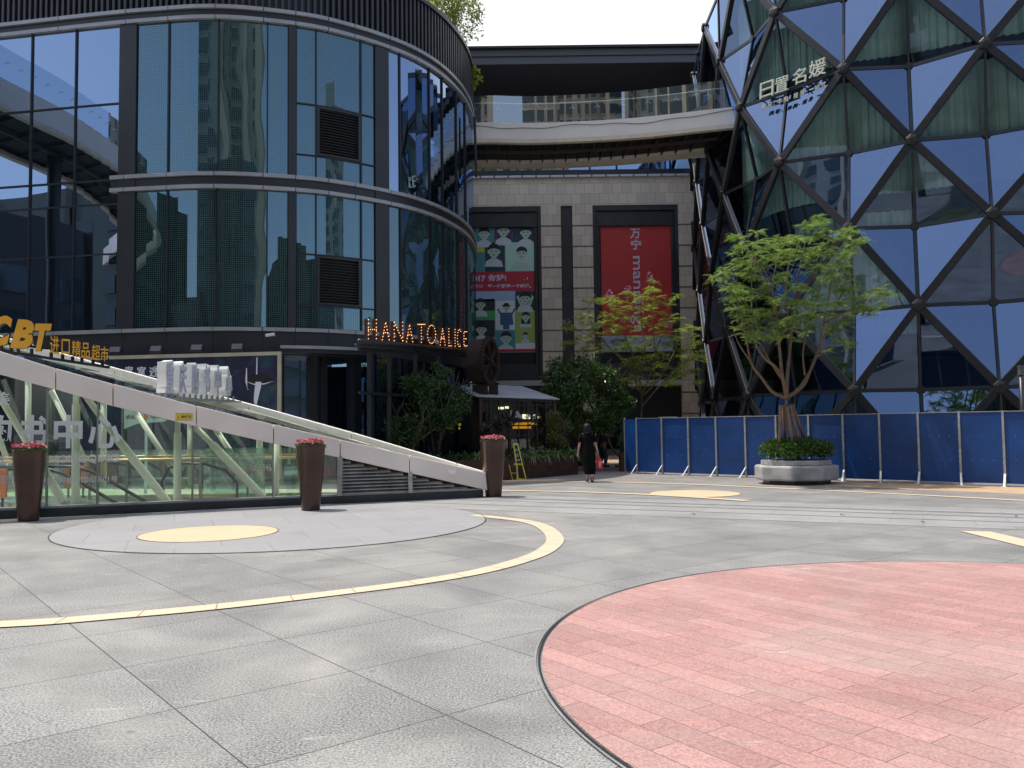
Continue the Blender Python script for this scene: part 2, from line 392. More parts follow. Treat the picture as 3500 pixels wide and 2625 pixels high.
for i in range(len(arc)-1):
    wd = 1.0
    q.face([(*arc[i], .010), (*arc[i+1], .010), (*a_[i+1], .010), (*a_[i], .010)]); q.face([(*a_[i], .010), (*a_[i+1], .010), (a_[i+1][0]*2-arc[i+1].x, a_[i+1][1]*2-arc[i+1].y, .010), (a_[i][0]*2-arc[i].x, a_[i][1]*2-arc[i].y, .010)])
M_yel2 = paving('yellow_granite_strip', (.60, .475, .33), (.36, .26, .15), 9.0, 9.0, U36, off=0, stain_glare=.1, var=.05, speck=.1, mort=.003)
tag(q.build('pavement', M_yel2), kind='structure')
q = MB(); acc = 0
for i in range(1, len(arc)):
    l_ = (arc[i]-arc[i-1]).length; acc += l_
    if acc > .6:
        acc = 0; d = (arc[i]-arc[i-1]).normalized(); c_ = arc[i]; o2 = Vector((2*a_[i][0]-c_.x, 2*a_[i][1]-c_.y))
        s_ = Vector((d.x, d.y))*.25; e_ = Vector((d.x, d.y))*.004
        q.face([(*(c_-s_*.0-e_), .0115), (*(c_+e_), .0115), (*(o2+e_+s_*.18), .0115), (*(o2-e_+s_*.18), .0115)])
tag(q.build('pavement_joint', mat('brown_joint', (.20, .13, .08), .8)), kind='structure')
sheet('pavement', circ((4.079, 5.49), 3.905, 160), .006, M_red)
strip('pavement_joint', circ((4.079, 5.49), 3.925, 160, 0, 359.9), .014, .010, M_black)
strip('pavement_joint', circ((4.079, 5.49), 3.95, 160, 90, 300), .014, .013, mat('edge_steel', (.3, .3, .29), .5, .4, .2))
sheet('pavement', circ((4.12, 19.07), 1.0), .008, M_yel)
st1 = spline([(-3.5, 23.3), (-1.27, 23.67), (2.13, 23.5), (4.4, 22.3), (6.18, 20.62), (8.2, 18.5), (9.99, 16.42), (12.5, 13.2)], 6)
strip('pavement', st1, .24, .009, M_yel2)
strip('pavement', spline([(-3.2, 20.9), (-1.11, 20.66), (.5, 20.35), (1.9, 19.7), (3.2, 18.75), (4.3, 17.6), (4.75, 17.05)], 6), .24, .0125, M_yel2)
sheet('pavement', [(6.34, 11.95), (6.71, 11.83), (6.69, 11.04), (6.66, 9.9), (6.62, 8.95), (6.56, 8.55), (6.24, 8.80), (6.27, 9.6), (6.29, 10.38)], .009, M_yel2)
sheet('pavement', [(7.3, 21.35), (9.0, 22.2), (13.5, 18.0), (13.5, 15.2), (11.0, 17.6), (8.3, 20.4)], .0085, M_ysand)
sheet('pavement', [(-.5, 24.6), (1.3, 24.9), (1.6, 24.3), (-.2, 24.0)], .0085, M_yel2)
sheet('pavement', [(-1, 36), (9, 36), (9, 44.5), (-1, 44.5)], .0085, M_ysand)

# ------------------------------------------------------------------ curved glass building on the left
PL = spline([(-34, 28.6), (-25, 26.85), (-15.71, 25.18), (-12.2, 24.55), (-10.29, 24.28), (-8.99, 24.17), (-7.73, 24.3), (-6.01, 24.8), (-4.89, 25.45), (-3.95, 26.2), (-3.2, 26.98), (-2.55, 28.0), (-2.05, 29.2), (-1.68, 30.6), (-1.5, 32.2), (-1.5, 34.5), (-1.8, 38)], 14)
AL = [0.]
for i in range(1, len(PL)): AL.append(AL[-1]+(PL[i]-PL[i-1]).length)
def pl(u, off=0.):
    u = max(0, min(AL[-1]-1e-4, u)); lo = 0
    import bisect
    i = bisect.bisect_right(AL, u)-1; i = min(i, len(PL)-2)
    t = (u-AL[i])/(AL[i+1]-AL[i]); p = PL[i].lerp(PL[i+1], t)
    i2 = min(i+1, len(PL)-2); d = (PL[i+1]-PL[i]).normalized().lerp((PL[i2+1]-PL[i2]).normalized(), t).normalized()
    return Vector((p.x+d.y*off, p.y-d.x*off))
def u_px(x, y=700):
    d = ray(x, y); best = None
    for i in range(len(PL)-1):
        a, b = PL[i], PL[i+1]
        ca = d.x*a.y-d.y*a.x; cb = d.x*b.y-d.y*b.x
        if (ca <= 0) != (cb <= 0):
            t = ca/(ca-cb); u = AL[i]+(AL[i+1]-AL[i])*t
            if best is None: best = u
    return best if best is not None else AL[-1]
def us(u0, u1, step=.25):
    n = max(1, int(math.ceil((u1-u0)/step))); return [u0+(u1-u0)*k/n for k in range(n+1)]
def band(b, u0, u1, z0, z1, o0, o1, step=.3):
    """solid curved strip following the facade between offsets o0 (back) and o1 (front)"""
    for a, c in zip(us(u0, u1, step)[:-1], us(u0, u1, step)[1:]):
        pa0, pa1, pc0, pc1 = pl(a, o0), pl(a, o1), pl(c, o0), pl(c, o1)
        b.face([(*pa1, z0), (*pc1, z0), (*pc1, z1), (*pa1, z1)])
        b.face([(*pa1, z1), (*pc1, z1), (*pc0, z1), (*pa0, z1)])
        b.face([(*pa0, z0), (*pc0, z0), (*pc1, z0), (*pa1, z0)])
        b.face([(*pa0, z1), (*pc0, z1), (*pc0, z0), (*pa0, z0)])
    for u in (u0, u1):
        p0, p1 = pl(u, o0), pl(u, o1); b.face([(*p0, z0), (*p1, z0), (*p1, z1), (*p0, z1)])
    return b
UE = AL[-1]
lb = thing('curved_building', 'dark curved glass building with ribbed black parapet and silver trim lines', 'building', (-12, 26, 0))
Z_LO, Z_MID, Z_UP, Z_TOP = 4.58, 9.17, 14.2, 16.0
uc1 = (u_px(405), u_px(463)); uc2 = (u_px(985), u_px(1012)); uc3 = (u_px(1281, 500), u_px(1327, 500))
# core and roof
core = [(p.x, p.y) for p in [pl(u, -2.6) for u in us(0, UE, 1.2)]]+[(-3.5, 60), (-40, 60)]
b = MB(); b.prism(core, 0, 15.9); b.build('wall', M_black, lb)
b = MB(); rf = [(p.x, p.y) for p in [pl(u, -.25) for u in us(0, UE, .6)]]+[(-3.5, 60), (-40, 60)]
b.prism(rf, 14.0, 14.15); b.build('roof', M_dark, lb)
# floor edges (dark bands between two silver lines)
for (zt, zb, ua) in ((Z_UP, 13.77, 0), (Z_MID, 8.68, uc1[0]-.25), (Z_LO, 3.77, 0)):
    b = MB(); band(b, ua, UE, zb+.11 if zt != Z_LO else zb, zt-.11, -2.6, .02); b.build('floor_band', M_dark2, lb)
    joints = [u_px(x, 500) for x in (200, 430, 575, 735, 900, 1010, 1120, 1210, 1330, 1420, 1500, 1560)]
    edges = [ua]+[j for j in joints if j > ua+.4]+[UE]
    for z in ((zt-.11, zb) if zt != Z_LO else (zt-.11,)):
        b = MB()
        for a, c in zip(edges[:-1], edges[1:]): band(b, a+.012, c-.012, z, z+.11, -.2, .10)
        b.build('silver_trim', M_white, lb)
b = MB()
for j in joints: band(b, j-.012, j+.012, 3.8, 4.45, .0, .023)
b.build('panel_joint', M_black, lb)
# parapet: vertical ribs over a dark sheet, with top rail
b = MB(); band(b, 0, UE, Z_UP, Z_TOP-.1, -.35, -.12); b.build('parapet_sheet', M_dark, lb)
b = MB(); u = .1
while u < UE-.1:
    p0, p1, q0, q1 = pl(u-.038, -.13), pl(u-.038, .03), pl(u+.038, -.13), pl(u+.038, .03)
    b.prism([p0, p1, q1, q0], Z_UP+.003, Z_TOP-.1); u += .19
o = b.build('parapet_ribs', mat('rib_grey', (.050, .050, .056), .45, .3, .15, 1.2), lb)
b = MB(); band(b, 0, UE, Z_TOP-.1, Z_TOP+.04, -.38, .09); b.build('parapet_rail', M_dark2, lb)
# columns
for (a, c) in (uc1, uc2, uc3):
    b = MB(); band(b, a, c, Z_LO, 13.77, -.35, .05, .2); b.build('column', M_dark2, lb)
# bays: (u0,u1, z0,z1, vertical mullions, transoms, glass)
GF = glass('fritted_glass', (0, 0, 0), .34, tone=(.32, .50, .62), through=False, back=(.008, .022, .022), frit=.062, wav=.012, ws=.45, fritcol=(.10, .16, .155))
GC = glass('clear_dark_glass', (0, 0, 0), .44, False, (.006, .010, .013), tone=(.55, .72, 1.0), wav=.006, ws=.35)
GR = glass('fritted_glass_fine', (0, 0, 0), .28, False, (.008, .020, .022), tone=(.42, .6, .7), frit=.05, wav=.02, ws=.7, fritcol=(.10, .16, .16))
def zpx(x, y, u): p = pl(u); d = ray(x, y); return CAMH+d.z*(p.length/Vector((d.x, d.y)).length)
def bay(ulist, zlist, gm, skip=()):
    """panes between successive u and z lines, mullions on the inner lines"""
    for i in range(len(ulist)-1):
        for k in range(len(zlist)-1):
            if (i, k) in skip: continue
            b = MB(); ss = us(ulist[i]+.02, ulist[i+1]-.02, .35)
            tw = random.uniform(-.006, .006)
            for a, c in zip(ss[:-1], ss[1:]):
                pa, pc = pl(a, -.02), pl(c, -.02); z0, z1 = zlist[k]+.02, zlist[k+1]-.02
                b.face([(*pa, z0), (*pc, z0), (pc.x, pc.y+tw, z1), (pa.x, pa.y+tw, z1)], [(a, z0), (c, z0), (c, z1), (a, z1)])
            b.build('window_pane', gm, lb, smooth=True)
    b = MB()
    for u in ulist[1:-1]: band(b, u-.022, u+.022, zlist[0], zlist[-1], -.1, .03, 1)
    for z in zlist[1:-1]: band(b, ulist[0], ulist[-1], z-.02, z+.02, -.1, .027)
    if len(ulist) > 2 or len(zlist) > 2: b.build('mullion', M_dark, lb)
ul = [u_px(x) for x in (-480, -340, -200, -55, 101, 253)]+[uc1[0]]
zl = [Z_LO]+[zpx(253, y, u_px(253)) for y in (875, 705, 623, 365)]+[13.77]
bay(ul, zl, GC)
for (z0, z1, sk) in ((Z_MID, 13.77, 0), (Z_LO, 8.68, 1)):
    bay([uc1[1]]+[u_px(x) for x in (573, 745, 913)]+[uc2[0]], [z0, z1], GF)
    um = [uc2[1], u_px(1080), u_px(1234), uc3[0]]
    ys = (565, 398) if not sk else (1057, 890)
    tz = [zpx(1270, y, uc3[0]-.2) for y in ys]
    bay(um, [z0]+tz+[z1], GF, skip=((1, 1),))
    # louvred vent in the middle cell
    b = MB(); z = tz[0]+.08
    band(b, um[1]+.03, um[2]-.03, tz[0]+.03, tz[1]-.03, -.2, -.14)
    while z < tz[1]-.08:
        ss = us(um[1]+.05, um[2]-.05, .4)
        for a, c in zip(ss[:-1], ss[1:]):
            p0, p1, q0, q1 = pl(a, -.12), pl(a, .01), pl(c, -.12), pl(c, .01)
            b.hexa([(*p0, z+.045), (*p1, z), (*q1, z), (*q0, z+.045)], [(*p0, z+.06), (*p1, z+.015), (*q1, z+.015), (*q0, z+.06)])
        z += .085
    ve = b.build('louvre_vent', M_dark2, lb)
    b = MB()
    band(b, um[1]+.03, um[1]+.10, tz[0]+.03, tz[1]-.03, -.1, .04); band(b, um[2]-.10, um[2]-.03, tz[0]+.03, tz[1]-.03, -.1, .04)
    band(b, um[1]+.10, um[2]-.10, tz[0]+.03, tz[0]+.09, -.1, .04); band(b, um[1]+.10, um[2]-.10, tz[1]-.09, tz[1]-.03, -.1, .04)
    b.build('vent_frame', M_dark2, ve)
    bay([uc3[1], u_px(1367, 500), u_px(1468, 500), u_px(1512, 500), u_px(1560, 500), u_px(1590, 500), UE], [z0, z1], GC if not sk else GR)
# ground floor: recessed dark shop glass with posts, fascia below the band
b = MB(); 
gl_u = [u_px(x, 1250) for x in (-300, 0, 330, 640, 960)]+[uc2[1]+.6]
gl_u = [0]+gl_u+[u_px(1130, 1200), u_px(1255, 1200), u_px(1400, 1200), UE]
for a, c in zip(gl_u[:-1], gl_u[1:]):
    b = MB(); ss = us(a, c, .5)
    for p, q_ in zip(ss[:-1], ss[1:]):
        pa, pc = pl(p, -.9), pl(q_, -.9); b.face([(*pa, 0), (*pc, 0), (*pc, 3.77), (*pa, 3.77)], [(p, 0), (q_, 0), (q_, 3.77), (p, 3.77)])
    b.build('shop_window', MT['clear_dark_glass'], lb, smooth=True)
for u in gl_u[1:-1]: b = MB(); band(b, u-.12, u+.12, 0, 3.77, -.95, -.6, 1); b.build('shop_post', M_dark, lb)
# silver canopy edge over the shop (x 957-1250)
ua, ub = u_px(957, 1170), u_px(1250, 1170)
b = MB(); band(b, ua, ub, 3.93, 4.02, -.2, .5); b.build('canopy_edge', M_white, lb)
b = MB(); band(b, ua-.1, ub+.1, 3.80, 3.93, -.2, .46); b.build('canopy_soffit', M_dark, lb)
# rusty tube joint line at the end of the curve: downpipe hanging off the corner
b = MB(); b.tube([Yd(1622, 400, 31), Yd(1628, 605, 31)], .05, 8); b.build('downpipe', M_dark, lb)

# billboard of the escape-room shop, with four floodlights and beige frame
BA, BB = (-13.4, 24.35), (-7.55, 23.55)
def bl(x, y, off=0): 
    p = Lp(x, y, BA, BB); return p+Vector((-.135, -.99, 0))*off
bbt = thing('billboard', 'dark purple billboard with a sword picture and beige frame over the shop', 'billboard', (-8, 23.6, 2))
xa = Vector((BB[0]-BA[0], BB[1]-BA[1], 0)).normalized(); ZA = Vector((0, 0, 1)); nb = Vector((xa.y, -xa.x, 0))
zt = bl(940, 1212).z; zb_ = .25
x0_, x1_ = Vector((-13.2, 24.32, 0)), bl(950, 1300)*1; x1_.z = 0
Lb = (x1_-x0_).length
def bp_(u, z, off=0): v = x0_+xa*u+nb*off; return Vector((v.x, v.y, z))
b = MB(); b.hexa([bp_(0, zb_, -.08), bp_(Lb, zb_, -.08), bp_(Lb, zb_, 0), bp_(0, zb_, 0)], [bp_(0, zt, -.08), bp_(Lb, zt, -.08), bp_(Lb, zt, 0), bp_(0, zt, 0)])
m = bpy.data.materials.new('poster_night'); m.use_nodes = True; n = m.node_tree; MT['poster_night'] = m
tc = node(n, 'ShaderNodeTexCoord'); nz = node(n, 'ShaderNodeTexNoise'); nz.inputs['Scale'].default_value = 1.1; nz.inputs['Detail'].default_value = 4; nz.inputs['Distortion'].default_value = 2
n.links.new(tc.outputs['Object'], nz.inputs[0]); cr = node(n, 'ShaderNodeValToRGB'); n.links.new(nz.outputs[0], cr.inputs[0])
cr.color_ramp.elements[0].position = .35; cr.color_ramp.elements[0].color = (.012, .012, .035, 1); cr.color_ramp.elements[1].position = .75; cr.color_ramp.elements[1].color = (.12, .035, .02, 1)
e = cr.color_ramp.elements.new(.5); e.color = (.02, .018, .06, 1); e = cr.color_ramp.elements.new(.62); e.color = (.012, .06, .075, 1)
n.links.new(cr.outputs[0], n.nodes['Principled BSDF'].inputs['Base Color']); n.nodes['Principled BSDF'].inputs['Roughness'].default_value = .35
b.build('poster', m, bbt)
b = MB(); b.beam(bp_(-.05, zt+.03), bp_(Lb+.1, zt+.03), .1, .1); b.beam(bp_(Lb+.05, zb_-.05), bp_(Lb+.05, zt-.02), .1, .1, (0, 1, 0)); b.build('frame', M_lbrown, bbt)
mw = mat('poster_white', (.62, .64, .74), .5)
b = MB()
for ch, xx, yy in (('密', 440, 1283), ('室', 483, 1284), ('逃', 525, 1285), ('脱', 567, 1286)):
    p = bl(xx-14, yy+4, .012); put_text(b, ch, p, xa, ZA, .3, 0, .006, width=.27, height=.30)
b.build('lettering', mw, bbt)
def flat(b, pts, off): b.face([bl(x, y, off) for x, y in pts])
b = MB()
flat(b, [(840, 1470), (845, 1355), (870, 1350), (893, 1310), (885, 1300), (868, 1300), (872, 1382), (873, 1376), (893, 1310)][:0] or [(869, 1350), (868, 1372), (872, 1382), (878, 1384), (893, 1320), (893, 1305), (874, 1305)], .012)
flat(b, [(877, 1222), (881, 1222), (880, 1280), (876, 1280)], .012)
flat(b, [(836, 1302), (870, 1312), (905, 1310), (938, 1302), (905, 1314), (870, 1316)], .013)
flat(b, [(839, 1303), (842, 1258), (845, 1258), (846, 1325), (850, 1332), (847, 1332)], .014)
b.build('sword_picture', mw, bbt)
b = MB(); flat(b, [(845, 1300), (850, 1286), (868, 1278), (892, 1276), (915, 1282), (935, 1298), (905, 1309), (870, 1311)], .010)
b.build('hat_picture', mat('ink', (.006, .005, .006), .5), bbt)
# floodlights
b = MB(); fl = thing('floodlight', 'small grey floodlight on an arm above the billboard, leftmost of four', 'floodlight', (0, 0, 0), 'floodlights above the billboard')
fh = MB().box((0, -.34, -.12), (.34, .12, .2), 0, Matrix.Rotation(R(-20), 4, 'X')); fh.build('lamp_head', mat('flood_grey', (.03, .03, .033), .5, .3), fl, bevel=.01, world=False)
MB().box((0, -.42, -.10), (.29, .012, .16), 0, Matrix.Rotation(R(-20), 4, 'X')).build('lamp_glass', mat('flood_glass', (.12, .125, .13), .15), fl, world=False)
MB().beam((0, 0, .04), (0, -.36, -.02), .04, .03).beam((-.14, -.2, 0), (.14, -.2, 0), .03, .03).build('arm', M_dark, fl, world=False)
FLL = ['leftmost of four', 'second of four', 'third of four', 'rightmost of four']
for k, (xx, yy) in enumerate(((418, 1205), (555, 1202), (692, 1198), (828, 1195))):
    o = fl if k == 0 else copy_tree(fl); p = bl(xx, yy, .02); o.location = p; o['label'] = 'small grey floodlight on an arm above the billboard, '+FLL[k]
# cctv camera
cc = thing('security_camera', 'white bullet security camera on the dark fascia of the curved building', 'security camera', Yd(927, 1145, 23.95))
p = Yd(927, 1145, 23.95)
MB().tube([p+Vector((-.13, -.12, -.03)), p+Vector((.1, -.02, .02))], .045, 12).build('camera_body', mat('white_plastic', (.7, .7, .7), .4), cc)
MB().tube([p+Vector((.05, .2, 0)), p+Vector((.05, -.05, 0))], .02, 8).build('bracket', mat('white_plastic', (.7, .7, .7), .4), cc)

# ------------------------------------------------------------------ stone mall building in the middle
SY = 44.0
def S(x, y, Y=SY): return Yd(x, y, Y)
mb_ = thing('stone_building', 'beige stone mall building with poster windows, dark roof and passage below', 'building', (3, SY, 0))
stone = paving('limestone_cladding', (.66, .56, .44), (.30, .26, .20), .50, .56, 0, off=.4, stain_glare=.08, var=.10, speck=.06, bump=.2, mort=.009)
# stone lies in the xz plane: swap the axes of its mapping
for nd in stone.node_tree.nodes:
    if nd.type == 'MAPPING' and abs(nd.inputs['Scale'].default_value[1]-1) < 1e-3 and nd.inputs['Location'].default_value[0] == 0: nd.inputs['Rotation'].default_value = (R(-90), 0, 0)
zst = S(2000, 606).z; zw = S(2000, 702).z; zbase = S(2000, 1300).z
def xs(x, y=900): return S(x, y).x
def sbox(b, x0, x1, z0, z1, y0=SY, y1=SY+1.2): b.box(((x0+x1)/2, (y0+y1)/2, (z0+z1)/2), (x1-x0, y1-y0, z1-z0))
b = MB(); sbox(b, -14, 22, zw, zst); 
W1 = (xs(1600), xs(1851)); SL = (xs(1919), xs(1959)); W2 = (xs(2028), xs(2321))
sbox(b, W1[1], SL[0], 0, zw); sbox(b, SL[1], W2[0], 0, zw); sbox(b, W2[1], 22, 0, zw); sbox(b, -14, W1[0], 0, zw)
b.build('stone_wall', stone, mb_)
# rustication grooves on the piers: raised strips, their shade given as dark colour
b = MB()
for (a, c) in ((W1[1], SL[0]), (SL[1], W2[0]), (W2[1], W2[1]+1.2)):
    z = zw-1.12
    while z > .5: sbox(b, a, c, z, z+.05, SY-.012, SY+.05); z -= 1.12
b.build('groove_shade', mat('groove_shadow', (.07, .065, .06), .8), mb_)
# light ledge pieces on top
z = zst; b = MB(); x = -6.
while x < 14: sbox(b, x, x+.68, z-.02, z+.09, SY-.18, SY-.003); x += .745
b.build('ledge_trim', mat('ledge_white', (.55, .55, .56), .5, .2), mb_)
b = MB(); sbox(b, -14, 22, zst+.09, zst+.40, SY-.05, SY+4); b.build('ledge_band', M_dark2, mb_)
# windows
M_wf = mat('window_bronze', (.045, .042, .042), .4, .4, .15, 2)
for (a, c) in (W1, W2):
    b = MB(); f = .18
    sbox(b, a, a+f, 4.0, zw, SY-.0, SY+.4); sbox(b, c-f, c, 4.0, zw, SY-.0, SY+.4); sbox(b, a+f, c-f, zw-.3, zw, SY, SY+.4)
    sbox(b, a+f, c-f, zw-1.1, zw-.3, SY+.12, SY+.45); sbox(b, a+f, c-f, 4.0, 4.9, SY+.12, SY+.45)
    sbox(b, a+f, a+f+.2, 4.9, zw-1.1, SY+.15, SY+.45); sbox(b, c-f-.2, c-f, 4.9, zw-1.1, SY+.15, SY+.45)
    wo = b.build('window_frame', M_wf, mb_, bevel=.02)
    b = MB(); sbox(b, a+f+.2, c-f-.2, 4.9, zw-1.1, SY+.3, SY+.4); b.build('window_back', M_black, wo)
b = MB(); sbox(b, SL[0], SL[1], 4.0, zw, SY+.15, SY+.6); b.build('dark_slot', M_wf, mb_)
# light strip sign band above the passage
b = MB(); sbox(b, xs(1700), xs(1852), S(1780, 1303).z-.25, S(1780, 1303).z+.02, SY-.3, SY-.003); sbox(b, xs(2330)-3, xs(2330)-.2, S(2200, 1300).z-.3, S(2200, 1300).z, SY-.3, SY-.003)
b.build('lintel', mat('lintel_grey', (.42, .42, .43), .6), mb_)
# passage: dark ceiling and back wall
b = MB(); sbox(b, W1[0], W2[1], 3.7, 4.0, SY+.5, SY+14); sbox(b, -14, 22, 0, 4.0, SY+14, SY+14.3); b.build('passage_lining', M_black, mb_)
for a_x, c_x, h_ in ((W1[0], W1[1], 3.7), (SL[0], SL[1], 4.0), (xs(2110), W2[1], 3.7)): b = MB(); sbox(b, a_x, c_x, 0, h_, SY+.2, SY+.5); b.build('opening_shade', M_black, mb_)  # plain black boxes, no glass: the darkness of the openings as colour
# upper terrace facade
GU = glass('terrace_glass', (0, 0, 0), .45, False, (.01, .016, .03), tone=(.5, .68, .95), wav=.004)
YT = SY+2.0; zs0 = zst+.40; zs1 = 18.6
x = -6.; b2 = MB()
while x < 16:
    b = MB(); b.face([(x+.03, YT, zs0), (x+1.47, YT, zs0), (x+1.47, YT+random.uniform(-.02, .02), zs1), (x+.03, YT+random.uniform(-.02, .02), zs1)]); b.build('terrace_window', GU, mb_)
    b2.box((x, YT, (zs0+zs1)/2), (.09, .14, zs1-zs0)); x += 1.5
b2.box((4, YT, zs0+1.3), (24, .12, .06)); b2.build('terrace_mullion', M_dark, mb_)
b = MB(); sbox(b, -14, 22, zs1, 20.6, YT-.1, YT+1); zz = zs1+.1
while zz < 19.9: sbox(b, -14, 22, zz, zz+.10, YT-.16, YT-.103); zz += .17
b.build('siding', mat('siding_grey', (.11, .105, .12), .6), mb_)
zr = S(2000, 158, SY-2).z
b = MB(); b.hexa([(-14, SY-2, zr-.9), (22, SY-2, zr-.9), (22, YT+6, zr-1.6), (-14, YT+6, zr-1.6)], [(-14, SY-2, zr-.02), (22, SY-2, zr-.02), (22, YT+6, zr-.02), (-14, YT+6, zr-.02)]); b.build('roof_eave', mat('eave_grey', (.10, .098, .112), .5, .1), mb_)
b = MB(); b.box((4, SY-2.06, zr-.06), (36, .22, .12)); b.box((4, SY-2.03, zr-.5), (36, .06, .02)); b.build('roof_gutter', M_wf, mb_)

# posters in the two windows
YP = SY+.28
def pbox(b, x0, y0, x1, y1, off):
    a, c = S(x0, y0, YP), S(x1, y1, YP); b.box(((a.x+c.x)/2, YP-off, (a.z+c.z)/2), (abs(c.x-a.x), .006, abs(a.z-c.z)))
def ppoly(b, pts, off): b.face([(lambda p: (p.x, YP-off, p.z))(S(x, y, YP)) for x, y in pts])
def pell(b, x, y, rx, ry, off, n=18, a0=0, a1=360):
    ppoly(b, [(x+rx*math.cos(R(a0+(a1-a0)*k/n)), y+ry*math.sin(R(a0+(a1-a0)*k/n))) for k in range(n)], off)
Z7 = .4295
def z7(x, y): return 1550+x*Z7, 650+y*Z7
def ptext(b, t, x, y, w, h, off=.012, rot=0, bold=.0):
    p = S(*z7(x, y+h), YP); q_ = S(*z7(x+w, y), YP); W = q_.x-p.x; H = q_.z-p.z
    if rot == 0: put_text(b, t, (p.x, YP-off, p.z), (1, 0, 0), (0, 0, 1), .4, 0, bold, width=W, height=H)
    else: put_text(b, t, (p.x, YP-off, q_.z), (0, 0, -1), (1, 0, 0), .4, 0, bold, width=H, height=W)
rp = thing('red_poster', 'tall red shop poster with white vertical lettering in the right stone window', 'poster', (5.5, YP, 4.9))
b = MB(); pbox(b, *z7(1168, 264), *z7(1750, 1280), .02); b.build('panel', mat('poster_red', (.56, .040, .034), .45, 0, .06), rp)
b = MB(); pbox(b, *z7(1168, 1160), *z7(1750, 1282), .026); b.build('lower_strip', mat('poster_pale', (.40, .44, .58), .5), rp)
b = MB(); ptext(b, '万', 1405, 305, 80, 82, .032, 0, .012); ptext(b, '宁', 1412, 392, 80, 84, .032, 0, .012)
ptext(b, 'mannings', 1412, 525, 90, 600, .032, 1, .004)
b.build('lettering', mat('poster_lilac', (.66, .56, .66), .5), rp)
cp = thing('photo_poster', 'collage poster of smiling children with a red banner in the left stone window', 'poster', (-1, YP, 4.9))
b = MB(); pbox(b, *z7(20, 280), *z7(655, 1290), .02); b.build('panel', mat('pp_base', (.30, .40, .40), .5), cp)
PC = {'navy': (0.027, 0.0473, 0.081), 'teal': (0.0675, 0.297, 0.311), 'lime': (0.459, 0.621, 0.0405), 'mint': (0.472, 0.743, 0.608), 'sky': (0.405, 0.567, 0.783), 'green': (0.0675, 0.405, 0.108), 'black': (0.0203, 0.027, 0.0338), 'olive': (0.378, 0.513, 0.108), 'white': (0.743, 0.8, 0.8), 'red': (0.54, 0.027, 0.054), 'wine': (0.176, 0.0203, 0.0405), 'purp': (0.0675, 0.027, 0.108)}
def ptile(c, *r_): b = MB(); pbox(b, *z7(r_[0], r_[1]), *z7(r_[2], r_[3]), .026); b.build('tile', mat('pp_'+c, PC[c], .5), cp)
for t in (('teal', 150, 282, 325, 412), ('wine', 325, 282, 340, 414), ('purp', 340, 282, 466, 414), ('navy', 466, 282, 645, 414), ('lime', 150, 416, 246, 494), ('teal', 150, 495, 246, 648), ('navy', 248, 416, 410, 648), ('mint', 412, 416, 645, 648),
          ('red', 60, 652, 650, 800), ('sky', 150, 804, 490, 880), ('navy', 492, 804, 655, 955), ('black', 165, 868, 330, 958), ('green', 165, 960, 330, 1034), ('black', 165, 1036, 330, 1168), ('white', 332, 882, 490, 1112), ('olive', 494, 956, 655, 1215), ('teal', 332, 1115, 490, 1268), ('white', 494, 1218, 655, 1268)): ptile(*t)
b = MB(); pbox(b, *z7(60, 1270), *z7(655, 1286), .03); b.build('red_line', mat('pp_red', PC['red'], .5), cp)
skinp = mat('pp_face', (.48, .62, .50), .55); hairp = mat('pp_hair', (.012, .015, .022), .5); shirtp = mat('pp_shirt', (.60, .66, .70), .5); mouthp = mat('pp_mouth', (.06, .03, .03), .5)
fs_, hs_, ss_, ms_ = MB(), MB(), MB(), MB()
def kid(x, y, s, hat=None, shirt=True, long=False):
    X, Y_ = z7(x, y); s *= Z7
    if shirt: ppoly(ss_, [(X-s*1.5, Y_+s*2.5), (X-s*1.3, Y_+s*1.6), (X-s*.4, Y_+s*1.1), (X+s*.4, Y_+s*1.1), (X+s*1.3, Y_+s*1.6), (X+s*1.5, Y_+s*2.5)], .030)
    if long: ppoly(hs_, [(X-s*1.1, Y_-s*.3), (X+s*1.1, Y_-s*.3), (X+s*1.15, Y_+s*1.7), (X-s*1.15, Y_+s*1.7)], .0325)
    pell(hs_, X, Y_-s*.35, s*1.05, s*1.0, .034); pell(fs_, X, Y_, s*.85, s*1.08, .037)
    pell(fs_, X-s*.88, Y_+s*.05, s*.2, s*.3, .036); pell(fs_, X+s*.88, Y_+s*.05, s*.2, s*.3, .036)
    ppoly(hs_, [(X-s*.9, Y_-s*.35), (X-s*.85, Y_-s*.95), (X, Y_-s*1.3), (X+s*.85, Y_-s*.95), (X+s*.9, Y_-s*.35), (X+s*.3, Y_-s*.52), (X-s*.3, Y_-s*.5)], .040)
    for k in (-1, 1): pell(hs_, X+k*s*.38, Y_-s*.02, s*.15, s*.09, .041, 8); ppoly(hs_, [(X+k*s*.2, Y_-s*.26), (X+k*s*.55, Y_-s*.3), (X+k*s*.55, Y_-s*.22), (X+k*s*.2, Y_-s*.2)], .041)
    ppoly(ms_, [(X-s*.08, Y_+s*.3), (X+s*.1, Y_+s*.3), (X+s*.02, Y_+s*.24)], .041)
    pell(ms_, X, Y_+s*.56, s*.22, s*.075, .041, 10); ppoly(fs_, [(X-s*.3, Y_+s*.8), (X+s*.3, Y_+s*.8), (X+s*.36, Y_+s*1.35), (X-s*.36, Y_+s*1.35)], .033)
    if hat: pell(hs_, X, Y_-s*.75, s*1.5, s*.3, .043); pell(hs_, X, Y_-s*1.1, s*.9, s*.6, .042)
for a in ((245, 350, 42), (398, 325, 46), (575, 340, 42), (322, 490, 48), (543, 505, 42), (215, 912, 38), (570, 865, 42), (420, 938, 24, True), (222, 1110, 40, True), (575, 1010, 32, None, True, True), (418, 1180, 42), (572, 1160, 22)): kid(*a)
X, Y_ = z7(0, 0)
